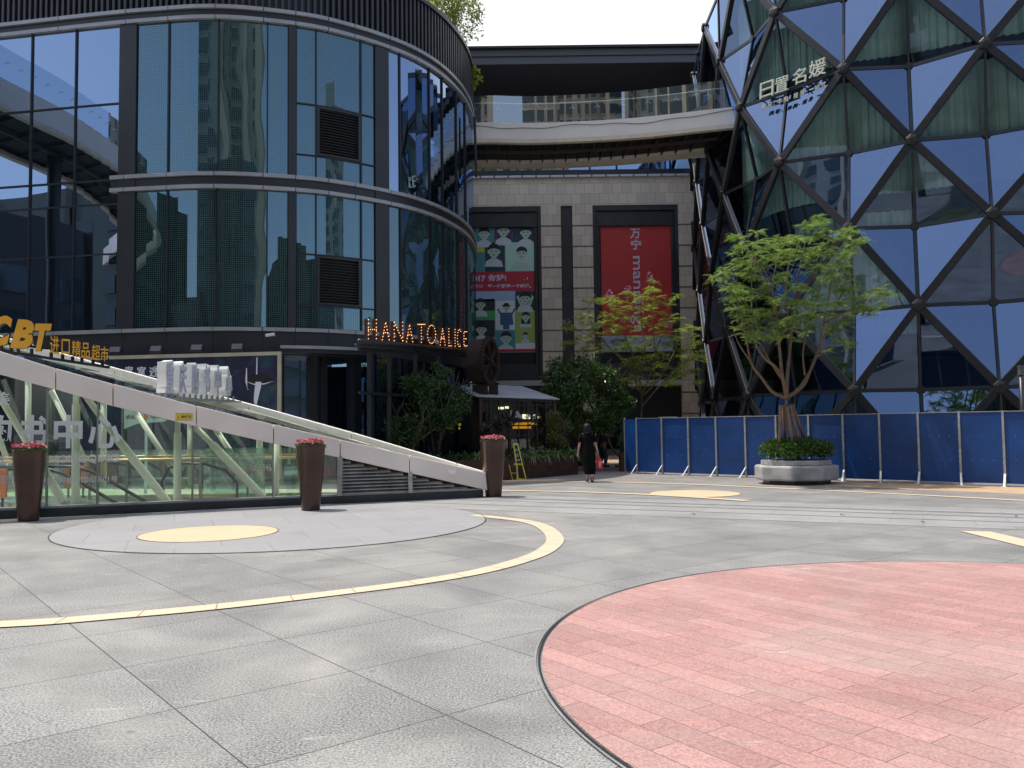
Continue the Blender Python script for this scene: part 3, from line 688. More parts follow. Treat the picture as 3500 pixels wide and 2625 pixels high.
ppoly(fs_, [z7(470, 600), z7(500, 570), z7(590, 575), z7(612, 640), z7(450, 640)], .031)
ppoly(MB(), [], 0) if 0 else None
jb = MB(); ppoly(jb, [z7(372, 975), z7(466, 975), z7(478, 1070), z7(445, 1075), z7(445, 1108), z7(395, 1108), z7(395, 1075), z7(370, 1070)], .0335)
for k in (-1, 1): ppoly(jb, [z7(420+k*45, 975), z7(420+k*45, 1000), z7(420+k*72, 950), z7(420+k*62, 940)], .0335)
jb.build('blue_jacket', mat('pp_blue', (.05, .13, .25), .6), cp)
ppoly(fs_, [z7(500, 850), z7(520, 835), z7(528, 880), z7(560, 915), z7(535, 930)], .033); ppoly(fs_, [z7(640, 850), z7(622, 835), z7(612, 880), z7(585, 915), z7(610, 930)], .033)
fs_.build('faces', skinp, cp); hs_.build('hair', hairp, cp); ss_.build('shirts', shirtp, cp); ms_.build('mouths', mouthp, cp)
b = MB(); ptext(b, '2017', 125, 680, 130, 48, .036, 0, .02); ptext(b, '你好!', 275, 670, 145, 56, .036, 0, .015); ptext(b, '每一代都是一个时代。', 272, 745, 345, 38, .036, 0, .012); ptext(b, '二十一世纪', 75, 750, 160, 30, .036, 0, .0)
ppoly(b, [z7(588, 695), z7(596, 704), z7(588, 713), z7(580, 704)], .036); pell(b, *z7(566, 712), 1.6, 1.6, .036, 8)
b.build('lettering', mat('poster_white', (.62, .64, .74), .5), cp)

# ------------------------------------------------------------------ curved sky walkway in front of the stone building
def walkway(name, label, near, far, z0, z1, zg, rail_n, loc):
    t = thing(name, label, 'walkway', loc)
    near = [Vector(p) for p in near]; far = [Vector(p) for p in far]; n_ = len(near)
    def wall(b, P, za, zb, th):
        for i in range(len(P)-1):
            d = (P[i+1]-P[i]).normalized(); nn = Vector((-d.y, d.x))*th
            a, c = P[i], P[i+1]; b.hexa([(*a, za), (*c, za), (*(c+nn), za), (*(a+nn), za)], [(*a, zb), (*c, zb), (*(c+nn), zb), (*(a+nn), zb)])
    for side, th in ((near, .25), (far, .3)):
        b = MB(); wall(b, side, z0+.16, z1, .06); b.build('fascia', mat('fascia_cream', (.76, .70, .64), .5, 0, .06, .8), t)
        b = MB(); wall(b, side, z0, z0+.157, th); b.build('edge_beam', mat('edge_beige', (.66, .57, .44), .7, 0, .1), t)
    fo = [far[i]-near[i] for i in range(n_)]; ni = [near[i]+fo[i].normalized()*.30 for i in range(n_)]; fi = [far[i]-fo[i].normalized()*.05 for i in range(n_)]
    b = MB()
    for i in range(n_-1): b.hexa([(*ni[i], z0+.3), (*ni[i+1], z0+.3), (*fi[i+1], z0+.3), (*fi[i], z0+.3)], [(*ni[i], z1-.25), (*ni[i+1], z1-.25), (*fi[i+1], z1-.25), (*fi[i], z1-.25)])
    b.build('deck', M_black, t)
    b = MB()
    for i in range(0, n_, 2): b.beam((*ni[i], z0+.22), (*fi[i], z0+.22), .04, .12)
    b.build('underside_rib', mat('rib_brown', (.055, .045, .04), .6), t)
    mid = [near[i].lerp(far[i], .5) for i in range(n_)]; b = MB(); wall(b, mid, z0+.1, z0+.2, .15); b.build('spine_beam', mat('rib_brown', (.055, .045, .04), .6), t)
    b = MB()
    for i in range(n_-1):
        for P in (near,):
            a, c = P[i], P[i+1]; b.face([(*a, z1), (*c, z1), (*c, zg), (*a, zg)])
    b.build('balustrade_glass', MT.get('rail_glass') or glass('rail_glass', (.60, .74, .78), .34), t)
    b = MB(); b.tube([(p.x, p.y+.12, zg-.28) for p in near], .022, 6)
    b.build('handrail', mat('rail_steel', (.6, .6, .58), .3, .8), t)
    b = MB()
    k = max(1, (n_-1)//rail_n)
    for i in range(k//2, n_-1, k):
        p = near[i]; b.box((p.x, p.y+.08, zg-.44), (.02, .05, .16)); b.beam((p.x-.12, p.y+.05, zg-.56), (p.x, p.y+.05, zg-.48), .02, .03); b.beam((p.x+.12, p.y+.05, zg-.56), (p.x, p.y+.05, zg-.48), .02, .03)
    b.build('rail_clip', mat('rail_steel', (.6, .6, .58), .3, .8), t)
    return t
def wpt(x, y, z): d = ray(x, y); return (Vector((0, 0, CAMH))+d*((z-CAMH)/d.z)).to_2d()
near = [Vector((-6.5, 35.4)), Vector((-4, 34.3))]+[wpt(1550+x*Z7, y*Z7, 13.2) for x, y in ((170, 1135), (600, 1137), (1050, 1122), (1500, 1093), (2035, 1036))]
near.append(near[-1]+(near[-1]-near[-2])*1.2)
far = [p+Vector((-.1, 3.2)) for p in near]
wk = walkway('sky_walkway', 'curved pedestrian bridge with glass balustrade spanning between the two buildings', spline(near, 9), spline(far, 9), 13.2, 14.03, 15.15, 14, (2, 34, 13.2))
# slack cable along the fascia
cab = MB(); pts = spline(near[1:], 24); cab.tube([(p.x, p.y-.03, 13.83+.05*math.sin(i*.11)+.03*math.sin(i*.31)) for i, p in enumerate(pts)], .012, 4); cab.build('slack_cable', M_black, wk)
# second bridge, left of the frame: what the flat glass reflects
near2 = [(-18.6, 25.4), (-19.4, 22.5), (-20.2, 18.5), (-21.2, 14.0), (-23.5, 8), (-28, 1), (-36, -5)]
far2 = [(-22.4, 25.9), (-23.2, 22), (-24.1, 18), (-25.2, 13.5), (-27.2, 9), (-31, 3.5), (-38, -1.5)]
w2 = walkway('sky_walkway', 'curved pedestrian bridge left of the plaza, mirrored in the flat glass', spline(near2, 6), spline(far2, 6), 13.1, 14.3, 15.5, 20, (-21, 14, 13.1))
for (x, y) in ((-22.4, 17.5), (-25, 9.5), (-33.5, -.8)):
    MB().lathe([(.27, 0), (.27, 13.3)], (x, y, 0), 20).build('bridge_column', M_dark2, w2, smooth=False)

# ------------------------------------------------------------------ faceted diamond-lattice building on the right
gb = thing('faceted_building', 'glass building with diamond lattice of dark beams over folded triangular panes', 'building', (12, 27, 0))
CP = []
for (x, d) in ((2378, 45), (2384, 42.3), (2397, 39.8), (2414, 37.4), (2441, 34.9), (2489, 32.3), (2558, 30.2), (2688, 28.4), (2920, 27.0), (3150, 26.3), (3418, 25.3)):
    CP.append(Vector(((x-1750)/2850*d, d)))
CP += [Vector((17.0, 24.5)), Vector((19.1, 24.2)), Vector((21.3, 24.3))]
# so that column 7 (x~2690) carries the odd rows
def par(i): return (i+1) % 2      # 0: even rows
ZR = [18.57-2.66*k for k in range(8)]; ZR[7] = .02
def nd(i, k, inn=0.):
    p = CP[i]; a, c = CP[max(i-1, 0)], CP[min(i+1, len(CP)-1)]; d = (c-a).normalized(); nn = Vector((d.y, -d.x))
    q_ = p-nn*inn; return Vector((q_.x, q_.y, ZR[k]))
def is_major(i, k): return (i+k) % 2 == 0
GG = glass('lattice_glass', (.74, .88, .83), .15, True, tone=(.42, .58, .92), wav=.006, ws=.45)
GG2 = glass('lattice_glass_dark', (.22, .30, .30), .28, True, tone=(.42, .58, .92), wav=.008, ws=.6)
CEN = {}
beams = MB(); mull = MB(); knots = MB(); smallk = MB()
for i in range(len(CP)):
    for k in range(8):
        if is_major(i, k):
            for di, dk in ((1, 1), (-1, 1)):
                if 0 <= i+di < len(CP) and k+dk < 8:
                    a, c = nd(i, k), nd(i+di, k+dk); p_ = (a+c)/2; beams.beam(a, c, .15, .24)
            p = nd(i, k, -.08); MB().tube([nd(i, k, .12), nd(i, k, -.13), nd(i, k, -.16)], [.20, .20, .08], 6).build('node_cap', M_beam, gb, bevel=.02)
        else:
            inn = .60 if 0 < k < 7 else .0
            c = nd(i, k, inn)
            T = nd(i, k-1) if k > 0 else None; B = nd(i, k+1) if k < 7 else None
            L_ = nd(i-1, k) if i > 0 else None; R__ = nd(i+1, k) if i < len(CP)-1 else None
            for o_ in (T, B, L_, R__):
                if o_ is not None: mull.beam(c, o_, .07, .11)
            MB().tube([nd(i, k, inn+.08), nd(i, k, inn-.09)], [.12, .12], 8).build('small_node', M_dark2, gb)
            for (a, e) in ((T, L_), (T, R__), (B, L_), (B, R__)):
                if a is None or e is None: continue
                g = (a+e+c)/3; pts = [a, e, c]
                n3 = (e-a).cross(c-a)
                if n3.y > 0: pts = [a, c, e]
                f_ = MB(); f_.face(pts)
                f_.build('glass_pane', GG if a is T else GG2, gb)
beams.build('lattice_beam', M_beam, gb, bevel=.015); mull.build('mullion', M_dark2, gb);
# inside: slabs, dark core, pleated curtains
def inner(off):
    out = []
    for i in range(len(CP)):
        a, c = CP[max(i-1, 0)], CP[min(i+1, len(CP)-1)]; d = (c-a).normalized(); out.append(CP[i]-Vector((d.y, -d.x))*off)
    return out
I1 = inner(.70); back = [(24, 50), (10.5, 50)]
for z0, z1 in ((3.9, 4.4), (8.6, 9.1), (13.2, 13.7), (18.2, 18.5)):
    b = MB(); b.prism([tuple(p) for p in I1]+back, z0, z1); b.build('floor_slab', M_dark, gb)
b = MB(); b.prism([tuple(p) for p in inner(4.0)]+back, 0, 18.2); b.build('core', mat('dim_interior', (.035, .04, .04), .8, 0, .3, .7), gb)
M_cur = mat('curtain', (.74, .80, .76), .9, 0, .15, 1.5)
for z0, z1, i0, i1 in ((9.15, 13.1, 5, 13), (13.75, 18.1, 5, 13), (4.45, 8.55, 7, 9)):
    P2 = spline([Vector(p) for p in inner(.80)[i0:i1+1]], 30); b = MB(); prev = None
    for j, p in enumerate(P2):
        q_ = Vector((p.x, p.y+.07*math.sin(j*1.7)+.03*math.sin(j*.63)))
        if prev is not None: b.face([(*prev, z0), (*q_, z0), (*q_, z1), (*prev, z1)])
        prev = q_
    b.build('curtain', M_cur, gb, smooth=True)
b = MB(); b.prism([tuple(p) for p in inner(.0)]+back, 18.6, 18.75); b.build('roof', M_dark, gb)
# shop sign on the lattice
sg = thing('shop_sign', 'slanting cream Chinese lettering fixed across the panes of the faceted building', 'sign', (9.5, 28, 12.5))
pa, pb = Vector((*CP[6], 0)), Vector((*CP[8], 0))
nA = Vector((-(pa-pb).y, (pa-pb).x, 0)).normalized()
if nA.y > 0: nA = -nA
A0 = Vector((*(CP[6].to_2d()), 0))+nA*.28; A1 = Vector((*(CP[7].to_2d()), 0))+nA*.28
def onA(x, y): return Lp(x, y, A0, Vector((*(CP[8].to_2d()), 0))+nA*.28)
Z4 = 1150/2212
def p4(x, y): return 2350+x*Z4, y*Z4
b = MB(); bs = MB(); sh = MB()
for t, (x, y, w, h) in zip('日置名媛', ((475, 655, 90, 105), (575, 618, 88, 98), (690, 565, 90, 100), (798, 520, 112, 110))):
    p = onA(*p4(x, y)); px_ = onA(*p4(x+w, y-w*.33)); up_ = onA(*p4(x+4, y-h)); put_text(b, t, p, px_-p, up_-p, .4, .03, .002, width=(px_-p).length, height=(up_-p).length)
for t, (x, y) in zip('美容·丰胸·瘦身一站式', ((490, 725), (528, 712), (567, 690), (592, 688), (632, 675), (672, 650), (698, 650), (740, 632), (800, 595), (838, 598), (880, 580))):
    w, h = (30, 36) if t != '一' else (28, 6)
    if t == '·': w, h = 6, 6
    p = onA(*p4(x, y)); px_ = onA(*p4(x+w, y-w*.32)); up_ = onA(*p4(x, y-h)); put_text(b, t, p, px_-p, up_-p, .4, .02, .001, width=(px_-p).length, height=(up_-p).length)
b.build('lettering', mat('sign_cream', (.50, .52, .42), .5), sg)
b = MB()
for (x, y) in ((480, 660), (560, 640), (650, 600), (760, 570), (880, 520)):
    p = onA(*p4(x, y)); b.beam(p-nA*.02, p-nA*.5, .03, .03)
pp0, pp1 = onA(*p4(480, 640))-nA*.06, onA(*p4(905, 495))-nA*.06; b.beam(pp0, pp1, .03, .03); b.build('sign_rail', M_dark, sg)

# ------------------------------------------------------------------ the town behind the camera: seen only mirrored in the glass
def tower(x, y, w, d, h, wallm, lab, fl=3.1, bays=6, crown=False, pier=None):
    t = thing('tower', lab, 'building', (x, y, 0), 'towers behind the camera, mirrored in the glass')
    b = MB(); b.box((x, y, h/2), (w, d, h)); b.build('wall', wallm, t)
    g = MB(); nb_ = bays
    for k in range(int(h/fl)-1):
        z = 3+k*fl
        for j in range(nb_):
            ww = w/nb_*.62
            if (j+1) % 3 == 0: ww *= .6
            g.box((x-w/2+(j+.5)*w/nb_, y+d/2, z), (ww, .25, fl*.58)); g.box((x-w/2+(j+.5)*w/nb_, y-d/2, z), (ww, .25, fl*.58))
            g.box((x+w/2, y-d/2+(j+.5)*d/nb_, z), (.25, d/nb_*.62, fl*.58)); g.box((x-w/2, y-d/2+(j+.5)*d/nb_, z), (.25, d/nb_*.62, fl*.58))
    g.build('windows', mat('tower_glass', (.03, .05, .07), .1, .2), t)
    b = MB()
    for j in range(0, nb_+1, 2): b.box((x-w/2+j*w/nb_, y+d/2+.3, h/2), (.7, .6, h)); b.box((x+w/2+.3, y-d/2+j*d/nb_, h/2), (.6, .7, h))
    b.build('piers', pier or mat('tower_pier', (.42, .38, .30), .8), t)
    if crown: MB().hexa([(x-w*.3, y-d*.3, h), (x+w*.3, y-d*.3, h), (x+w*.3, y+d*.3, h), (x-w*.3, y+d*.3, h)], [(x-.3, y-.3, h+w*.9), (x+.3, y-.3, h+w*.9), (x+.3, y+.3, h+w*.9), (x-.3, y+.3, h+w*.9)]).build('roof', M_dark, t)
wa = mat('tower_beige', (.34, .32, .27), .8, 0, .1, .1); wb2 = mat('tower_grey', (.20, .22, .22), .7, 0, .1, .1); wc = mat('tower_teal', (.10, .16, .16), .5, 0, .1, .1)
tower(-30, -62, 20, 18, 95, wb2, 'tall grey residential tower with cream piers behind the plaza')
tower(2, -74, 15, 14, 62, wa, 'slim beige tower behind the plaza', bays=4, crown=True)
tower(112, -70, 22, 18, 70, wb2, 'wide grey tower far to the right behind the plaza')
tower(-68, -30, 34, 22, 27, mat('block_green', (.035, .055, .052), .5), 'low dark office block left of the plaza', pier=M_dark)
tower(-52, 2, 14, 16, 17, mat('tower_dark', (.04, .045, .05), .6), 'low dark building beyond the left bridge', bays=3, pier=M_dark)
tower(-14, -95, 14, 14, 120, wa, 'farthest and tallest beige tower behind the plaza', bays=4)
tower(44, -42, 66, 14, 21, mat('podium_green', (.03, .05, .045), .5), 'long low dark green shopping podium behind the plaza', bays=14, pier=M_dark)
tower(-18, -50, 40, 12, 31, mat('podium_green', (.03, .05, .045), .5), 'dark green shopping block right behind the plaza', bays=8, pier=M_dark)
tower(-34, -26, 16, 12, 13, mat('tower_dark', (.04, .045, .05), .6), 'squat dark shop block behind the left bridge', bays=4, pier=M_dark)

# ------------------------------------------------------------------ escalator canopy
F0, F1 = Vector((-9.34, 15.27, 0)), Vector((-.67, 18.78, 0))
ft = (F1-F0).normalized(); fn = Vector((ft.y, -ft.x, 0))        # fn points to the camera
def onF(x, y, off=0.):      # point on the canopy's front plane, moved towards the camera by off
    return Lp(x, y, F0+fn*off, F1+fn*off)
FL = F0-ft*2.6
M_cream = mat('canopy_cream', (.80, .70, .62), .5, 0, .07, 1.2)
M_strut = mat('strut_paint', (.76, .80, .66), .5, 0, .05, 2)
M_plinth = mat('black_granite', (.022, .024, .027), .35, 0, .3, 5)
cn = thing('escalator_canopy', 'sloping cream beamed glass canopy over the escalator, wedge shaped', 'canopy', (-5, 17.5, 0))
TX = [-330, 190, 386, 671, 935, 1163, 1400, 1668]
TY = [1098, 1259, 1312, 1387, 1451, 1503, 1556, 1618]; BY = [1190, 1331, 1388, 1457, 1516, 1564, 1617, 1676]
top = [onF(x, y, .06) for x, y in zip(TX, TY)]; bot = [onF(x, y, .06) for x, y in zip(TX, BY)]
YB = 18.82
BX = [(-330, 1057), (0, 1148), (95, 1176), (392, 1258), (560, 1303), (850, 1380), (1200, 1478), (1560, 1585)]
bk = [Yd(x, y, YB) for x, y in BX]; endp = top[-1].copy(); bk.append(Vector((endp.x, endp.y+.12, endp.z)))
for i in range(7):
    a, c, d_, e_ = top[i], top[i+1], bot[i], bot[i+1]; g = ft*.008; tk = -fn*.30
    b = MB(); b.hexa([d_+g, e_-g, e_-g+tk, d_+g+tk], [a+g, c-g, c-g+tk, a+g+tk]); b.build('front_beam', M_cream, cn, bevel=.012)
for i in range(len(bk)-1):
    a, c = bk[i], bk[i+1]; g = (c-a).normalized()*.006; b = MB()
    dn = Vector((0, 0, -.26)); tb = Vector((0, .26, 0))
    b.hexa([a+g+dn, c-g+dn, c-g+dn+tb, a+g+dn+tb], [a+g, c-g, c-g+tb, a+g+tb])
    b.build('back_beam', mat('beam_white', (.86, .82, .72), .45, 0, .05), cn, bevel=.01)
b = MB()
for i in range(len(bk)-2):
    a, c = bk[i]+Vector((0, -.36, -.17)), bk[i+1]+Vector((0, -.36, -.19)); b.beam(a, c, .10, .09)
b.build('gutter_rail', mat('beam_white', (.74, .72, .68), .45), cn)
# glass roof between the beams
M_roofg = glass('canopy_roof_glass', (.88, .92, .88), .08, True, wav=.003)
def interp(P, x):
    for a, c in zip(P[:-1], P[1:]):
        if a.x <= x <= c.x: return a.lerp(c, (x-a.x)/(c.x-a.x))
    return P[0] if x < P[0].x else P[-1]
xsr = [-11.2+k*1.15 for k in range(9)]+[-.9]
for k in range(len(xsr)-1):
    a0_, a1_ = interp(top, xsr[k])-fn*.28+Vector((0, 0, -.05)), interp(top, xsr[k+1])-fn*.28+Vector((0, 0, -.05))
    b0_, b1_ = interp(bk, xsr[k])+Vector((0, -.36, -.12)), interp(bk, xsr[k+1])+Vector((0, -.36, -.12))
    b = MB(); b.face([a0_, a1_-ft*.02, b1_-Vector((.02, 0, 0)), b0_]); b.build('roof_glass', M_roofg, cn)
# front glass
M_front = glass('canopy_front_glass', (.88, .95, .87), .04, True)
px = [-330, -90, 163, 336, 659, 933, 1161]
def tz(x, Y_=BY): 
    for i in range(7):
        if TX[i] <= x <= TX[i+1]: return Y_[i]+(Y_[i+1]-Y_[i])*(x-TX[i])/(TX[i+1]-TX[i])
    return Y_[-1]
def gnd(x, off=0, z=0.): p = onF(x, 1500, off); return Vector((p.x, p.y, z))
for a, c in zip(px[:-1], px[1:]):
    p0, p1 = gnd(a, -.05, .2), gnd(c, -.05, .2); q0, q1 = onF(a, tz(a)-8, -.05), onF(c, tz(c)-8, -.05)
    b = MB(); b.face([p0+ft*.012, p1-ft*.012, q1-ft*.012, q0+ft*.012]); b.build('front_pane', M_front, cn)
b = MB()
for x in px[1:-1]: b.beam(gnd(x, -.05, .17), onF(x, tz(x)-4, -.05), .022, .06, (0, 1, 0))
b.build('glazing_bar', mat('bar_steel', (.28, .30, .26), .4, .5), cn)
p0, p1 = gnd(1161, .02, .17), gnd(1403, .02, .17)
b = MB(); b.beam(p0, onF(1163, 1560, .02), .10, .10, (0, 1, 0)); b.beam(p1, onF(1403, 1612, .02), .09, .10, (0, 1, 0)); b.build('louvre_post', M_galv, cn)
b = MB(); z = .24
def botz(s):                 # height of the beam's underside above the front line at distance s from the low end
    x = F1-ft*s
    for a, c in zip(bot[:-1], bot[1:]):
        if a.x <= x.x <= c.x: return a.z+(c.z-a.z)*(x.x-a.x)/(c.x-a.x)
    return bot[-1].z
sA, sB = (F1-gnd(1161)).length, (F1-gnd(1403)).length
while z < 1.1:
    for s0_, s1_ in ((sB+.05, sA-.05), (.05, sB-.05)):
        ss = [s0_+(s1_-s0_)*k/40 for k in range(41)]; ok = [s for s in ss if botz(s)-.03 > z]
        if len(ok) > 1:
            lo_, hi_ = ok[0], ok[-1]; a = F1-ft*lo_; c = F1-ft*hi_
            b.hexa([Vector((a.x, a.y, z))-fn*.09, Vector((a.x, a.y, z-.045))+fn*.0, Vector((c.x, c.y, z-.045)), Vector((c.x, c.y, z))-fn*.09],
                   [Vector((a.x, a.y, z+.012))-fn*.09, Vector((a.x, a.y, z-.03))+fn*.0, Vector((c.x, c.y, z-.03)), Vector((c.x, c.y, z+.012))-fn*.09])
    z += .072
b.build('louvre', mat('louvre_weathered', (.36, .35, .32), .55, .3, .35, 4), cn)
q0, q1 = F1-fn*.14, F1-ft*sA-fn*.14; b = MB(); b.face([Vector((q0.x, q0.y, .17)), Vector((q1.x, q1.y, .17)), Vector((q1.x, q1.y, 1.05)), Vector((q0.x, q0.y, .2))]); b.build('louvre_backing', M_black, cn)
# plinth, sill, end
b = MB(); b.prism([FL, F1, F1-fn*.35, FL-fn*.35], 0, .16); b.prism([F1-fn*.35, F1, Vector((F1.x+.05, 19.2, 0)), Vector((FL.x, 19.2, 0)), Vector((FL.x, 18.75, 0)), Vector((F1.x-.6, 18.75, 0))][:0] or [FL, F1, F1-fn*.349, FL-fn*.349], -.2, -.1); b.build('plinth', M_plinth, cn, bevel=.008)
MB().prism([(FL.x, 18.75), (-1.3, 18.75), (-1.3, 19.1), (FL.x, 19.1)], 0, .15).build('rear_curb', mat('curb_pale', (.5, .5, .42), .6, 0, .1), cn, bevel=.008)
sheet('pavement', [(-14, 19.0), (-2.2, 19.0), (-2.8, 22.6), (-5.2, 24.0), (-14, 24.9)], .0065, mat('rear_paving', (.50, .49, .41), .6, 0, .12, 1.2))
b = MB(); a, c = FL-fn*.02, F1-fn*.02+ft*.02; b.hexa([a+ZA*.163, c+ZA*.163, c-fn*.2+ZA*.163, a-fn*.2+ZA*.163], [a+ZA*.20, c+ZA*.20, c-fn*.2+ZA*.20, a-fn*.2+ZA*.20]); b.build('sill', mat('sill_grey', (.33, .33, .32), .5, .3, .2), cn)
# struts
def strut(name, pts, off, sleeve=None, wd=.062):
    b = MB(); P3 = [onF(x, y, off) if off is not None else Yd(x, y, 18.45) for x, y in pts]; b.tube(P3, wd, 12)
    o = b.build(name, M_strut, cn, smooth=True)
    if sleeve:
        b = MB(); P4 = [onF(x, y, off) if off is not None else Yd(x, y, 18.45) for x, y in sleeve]; b.tube(P4, wd*1.35, 12); b.build('sleeve', M_strut, o)
O1 = -.42
for x, yt, yb, sy in ((260, 1350, 1733, 1383), (608, 1440, 1722, 1478), (946, 1515, 1712, None)): strut('post', [(x, yt), (x-2, yb)], O1, [(x, sy), (x-2, yb-12)] if sy else None, .055)
for pts, sl_ in (([(-60, 1258), (15, 1382), (222, 1728)], [(105, 1530), (215, 1716)]), ([(292, 1352), (372, 1462), (580, 1726)], [(395, 1492), (572, 1716)]), ([(660, 1452), (726, 1519), (908, 1708)], [(726, 1519), (900, 1700)])): strut('brace', pts, O1, sl_, .062)
for x, yt in ((96, 1290), (354, 1360), (651, 1440), (887, 1500)): strut('post', [(x, yt), (x, 1668)], None, None, .065)
for pts in ([(176, 1335), (336, 1668)], [(455, 1395), (633, 1668)], [(735, 1465), (870, 1662)], [(-80, 1290), (60, 1668)]): strut('brace', pts, None, None, .06)
# inside floor and back wall of glass
bm = bmesh.new()
ed = loop([(-12, 14.35), (-1.2, 18.72), (-12, 18.72)], .006)+loop(PIT, .006)
bmesh.ops.triangle_fill(bm, edges=ed, use_beauty=True, use_dissolve=False)
for f in bm.faces:
    if f.normal.z < 0: f.normal_flip()
me = bpy.data.meshes.new('floor'); bm.to_mesh(me); bm.free(); me.materials.append(mat('inner_floor', (.62, .62, .48), .5, 0, .08, 1)); o = bpy.data.objects.new('floor', me); COL.objects.link(o); tag(o, kind='structure')
b = MB()
for a, c in zip(PIT, PIT[1:]+PIT[:1]): b.face([(*a, -3), (*c, -3), (*c, 0), (*a, 0)])
b.face([(*p, -3) for p in PIT]); tag(b.build('escalator_pit', mat('pit_wall', (.36, .38, .34), .7, 0, .1)), kind='structure')
for k, (a, c) in enumerate(((-12, -9.6), (-9.6, -7.5), (-7.5, -5.4), (-5.4, -3.3), (-3.3, -1.2))):
    q0, q1 = interp(bk, a), interp(bk, c); b = MB(); b.face([(a+.01, YB+.12, .15), (c-.01, YB+.12, .15), (c-.01, YB+.12, q1.z-.26), (a+.01, YB+.12, q0.z-.26)]); b.build('back_pane', M_front, cn)
# balustrade with gold handrails round the pit
bl_ = thing('balustrade', 'glass balustrade with gold handrails inside the escalator canopy', 'balustrade', (-7, 18.3, 0))
b = MB(); b.tube([Yd(-200, 1582, 18.15), Yd(1010, 1563, 18.15)], .032, 8); b.tube([Yd(-200, 1566, 18.35), Yd(1010, 1553, 18.35)], .018, 8); b.build('handrail', mat('gold_rail', (.80, .58, .30), .35, .4), bl_, smooth=True)
M_bal = glass('balustrade_glass', (.88, .96, .90), .05)
for a, c in zip((-11, -9.2, -7.6, -6.0), (-9.25, -7.65, -6.05, -4.5)):
    b = MB(); b.box(((a+c)/2, 18.25, .62), (c-a, .015, 1.1)); b.build('glass_panel', M_bal, bl_)
b = MB()
for x in (-10.3, -9.2, -8.4, -7.6, -6.8, -6, -5.2, -4.5): b.box((x, 18.2, .5), (.05, .03, .98))
b.build('baluster', mat('bar_steel', (.28, .30, .26), .4, .5), bl_)
# escalator
es = thing('escalator', 'escalator going down to the right under the canopy, steel balustrades and black handrails', 'escalator', (-8.5, 16.8, 0))
sw = Vector((0, .42, 0))
def prof(h): 
    P = [(-11.2, h), (-9.3, h), (-9.0, h-.02), (-8.75, h-.10), (-8.4, h-.28), (-5.6, h-1.9)]; return P
for y in (16.28, 17.32):
    b = MB(); P = prof(.86); b.tube([(x, y, z) for x, z in P], .035, 8); b.build('handrail', mat('rubber', (.012, .012, .012), .35), es, smooth=True)
    b = MB(); P = prof(.80); Q = prof(.22)
    for i in range(len(P)-1): b.face([(P[i][0], y, Q[i][1]), (P[i+1][0], y, Q[i+1][1]), (P[i+1][0], y, P[i+1][1]), (P[i][0], y, P[i][1])])
    b.build('balustrade_panel', M_bal, es)
    b = MB(); P = prof(.22)
    for i in range(len(P)-1): b.hexa([(P[i][0], y-.16, P[i][1]-.1), (P[i+1][0], y-.16, P[i+1][1]-.1), (P[i+1][0], y+.16, P[i+1][1]-.1), (P[i][0], y+.16, P[i][1]-.1)], [(P[i][0], y-.16, P[i][1]), (P[i+1][0], y-.16, P[i+1][1]), (P[i+1][0], y+.16, P[i+1][1]), (P[i][0], y+.16, P[i][1])])
    b.build('deck_cover', mat('brushed_steel', (.55, .62, .64), .25, .8), es, smooth=False)
b = MB()
for k in range(22): b.box((-9.0+k*.2+.1, 16.8, -.02-k*.115), (.2, .86, .12))
b.build('steps', mat('step_metal', (.15, .15, .15), .4, .7, .2), es)
b = MB(); P = [(-8.6, .05), (-8.6, .5), (-8.45, .78), (-8.1, .88), (-7.7, .86), (-7.25, .72), (-7.0, .45), (-7.0, .03)]
b.tube([(x+1.15, 17.75, z) for x, z in P], .028, 8); tag(b.build('barrier_rail', mat('rubber', (.012, .012, .012), .35), smooth=True), 'curved black guard rail beside the escalator head', 'rail')
# glass notice board with numbers and orange boards inside
nbd = thing('glass_board', 'frosted glass notice board with numbers behind the canopy glass', 'notice board', Yd(795, 1690, 17.75))
a, c = Yd(683, 1690, 17.75), Yd(905, 1530, 17.75)
MB().box(((a.x+c.x)/2, 17.76, (a.z+c.z)/2), (c.x-a.x, .02, c.z-a.z)).build('panel', glass('frost', (.62, .80, .74), .12), nbd)
b = MB(); M_lt = mat('letter_grey', (.52, .52, .49), .6)
def ypx(x, y, Yv=17.73): return Yd(x, y, Yv)
for t, x0, x1, y0, y1 in (('8903 8846', 835, 928, 1585, 1611), ('107', 722, 752, 1612, 1628)):
    put_text(b, t, ypx(x0, y1), (1, 0, 0), (0, 0, 1), .2, 0, .004, width=(ypx(x1, y1)-ypx(x0, y1)).length, height=(ypx(x0, y0)-ypx(x0, y1)).length)
b.build('lettering', M_lt, nbd)
MB().box((a.x+.03, 17.72, .45), (.04, .04, .9)).build('post', mat('bar_steel', (.28, .30, .26)), nbd); MB().box((c.x-.35, 17.72, .45), (.04, .04, .9)).build('post', mat('bar_steel', (.28, .30, .26)), nbd)
M_or = mat('orange_paint', (.62, .16, .03), .5, 0, .1)
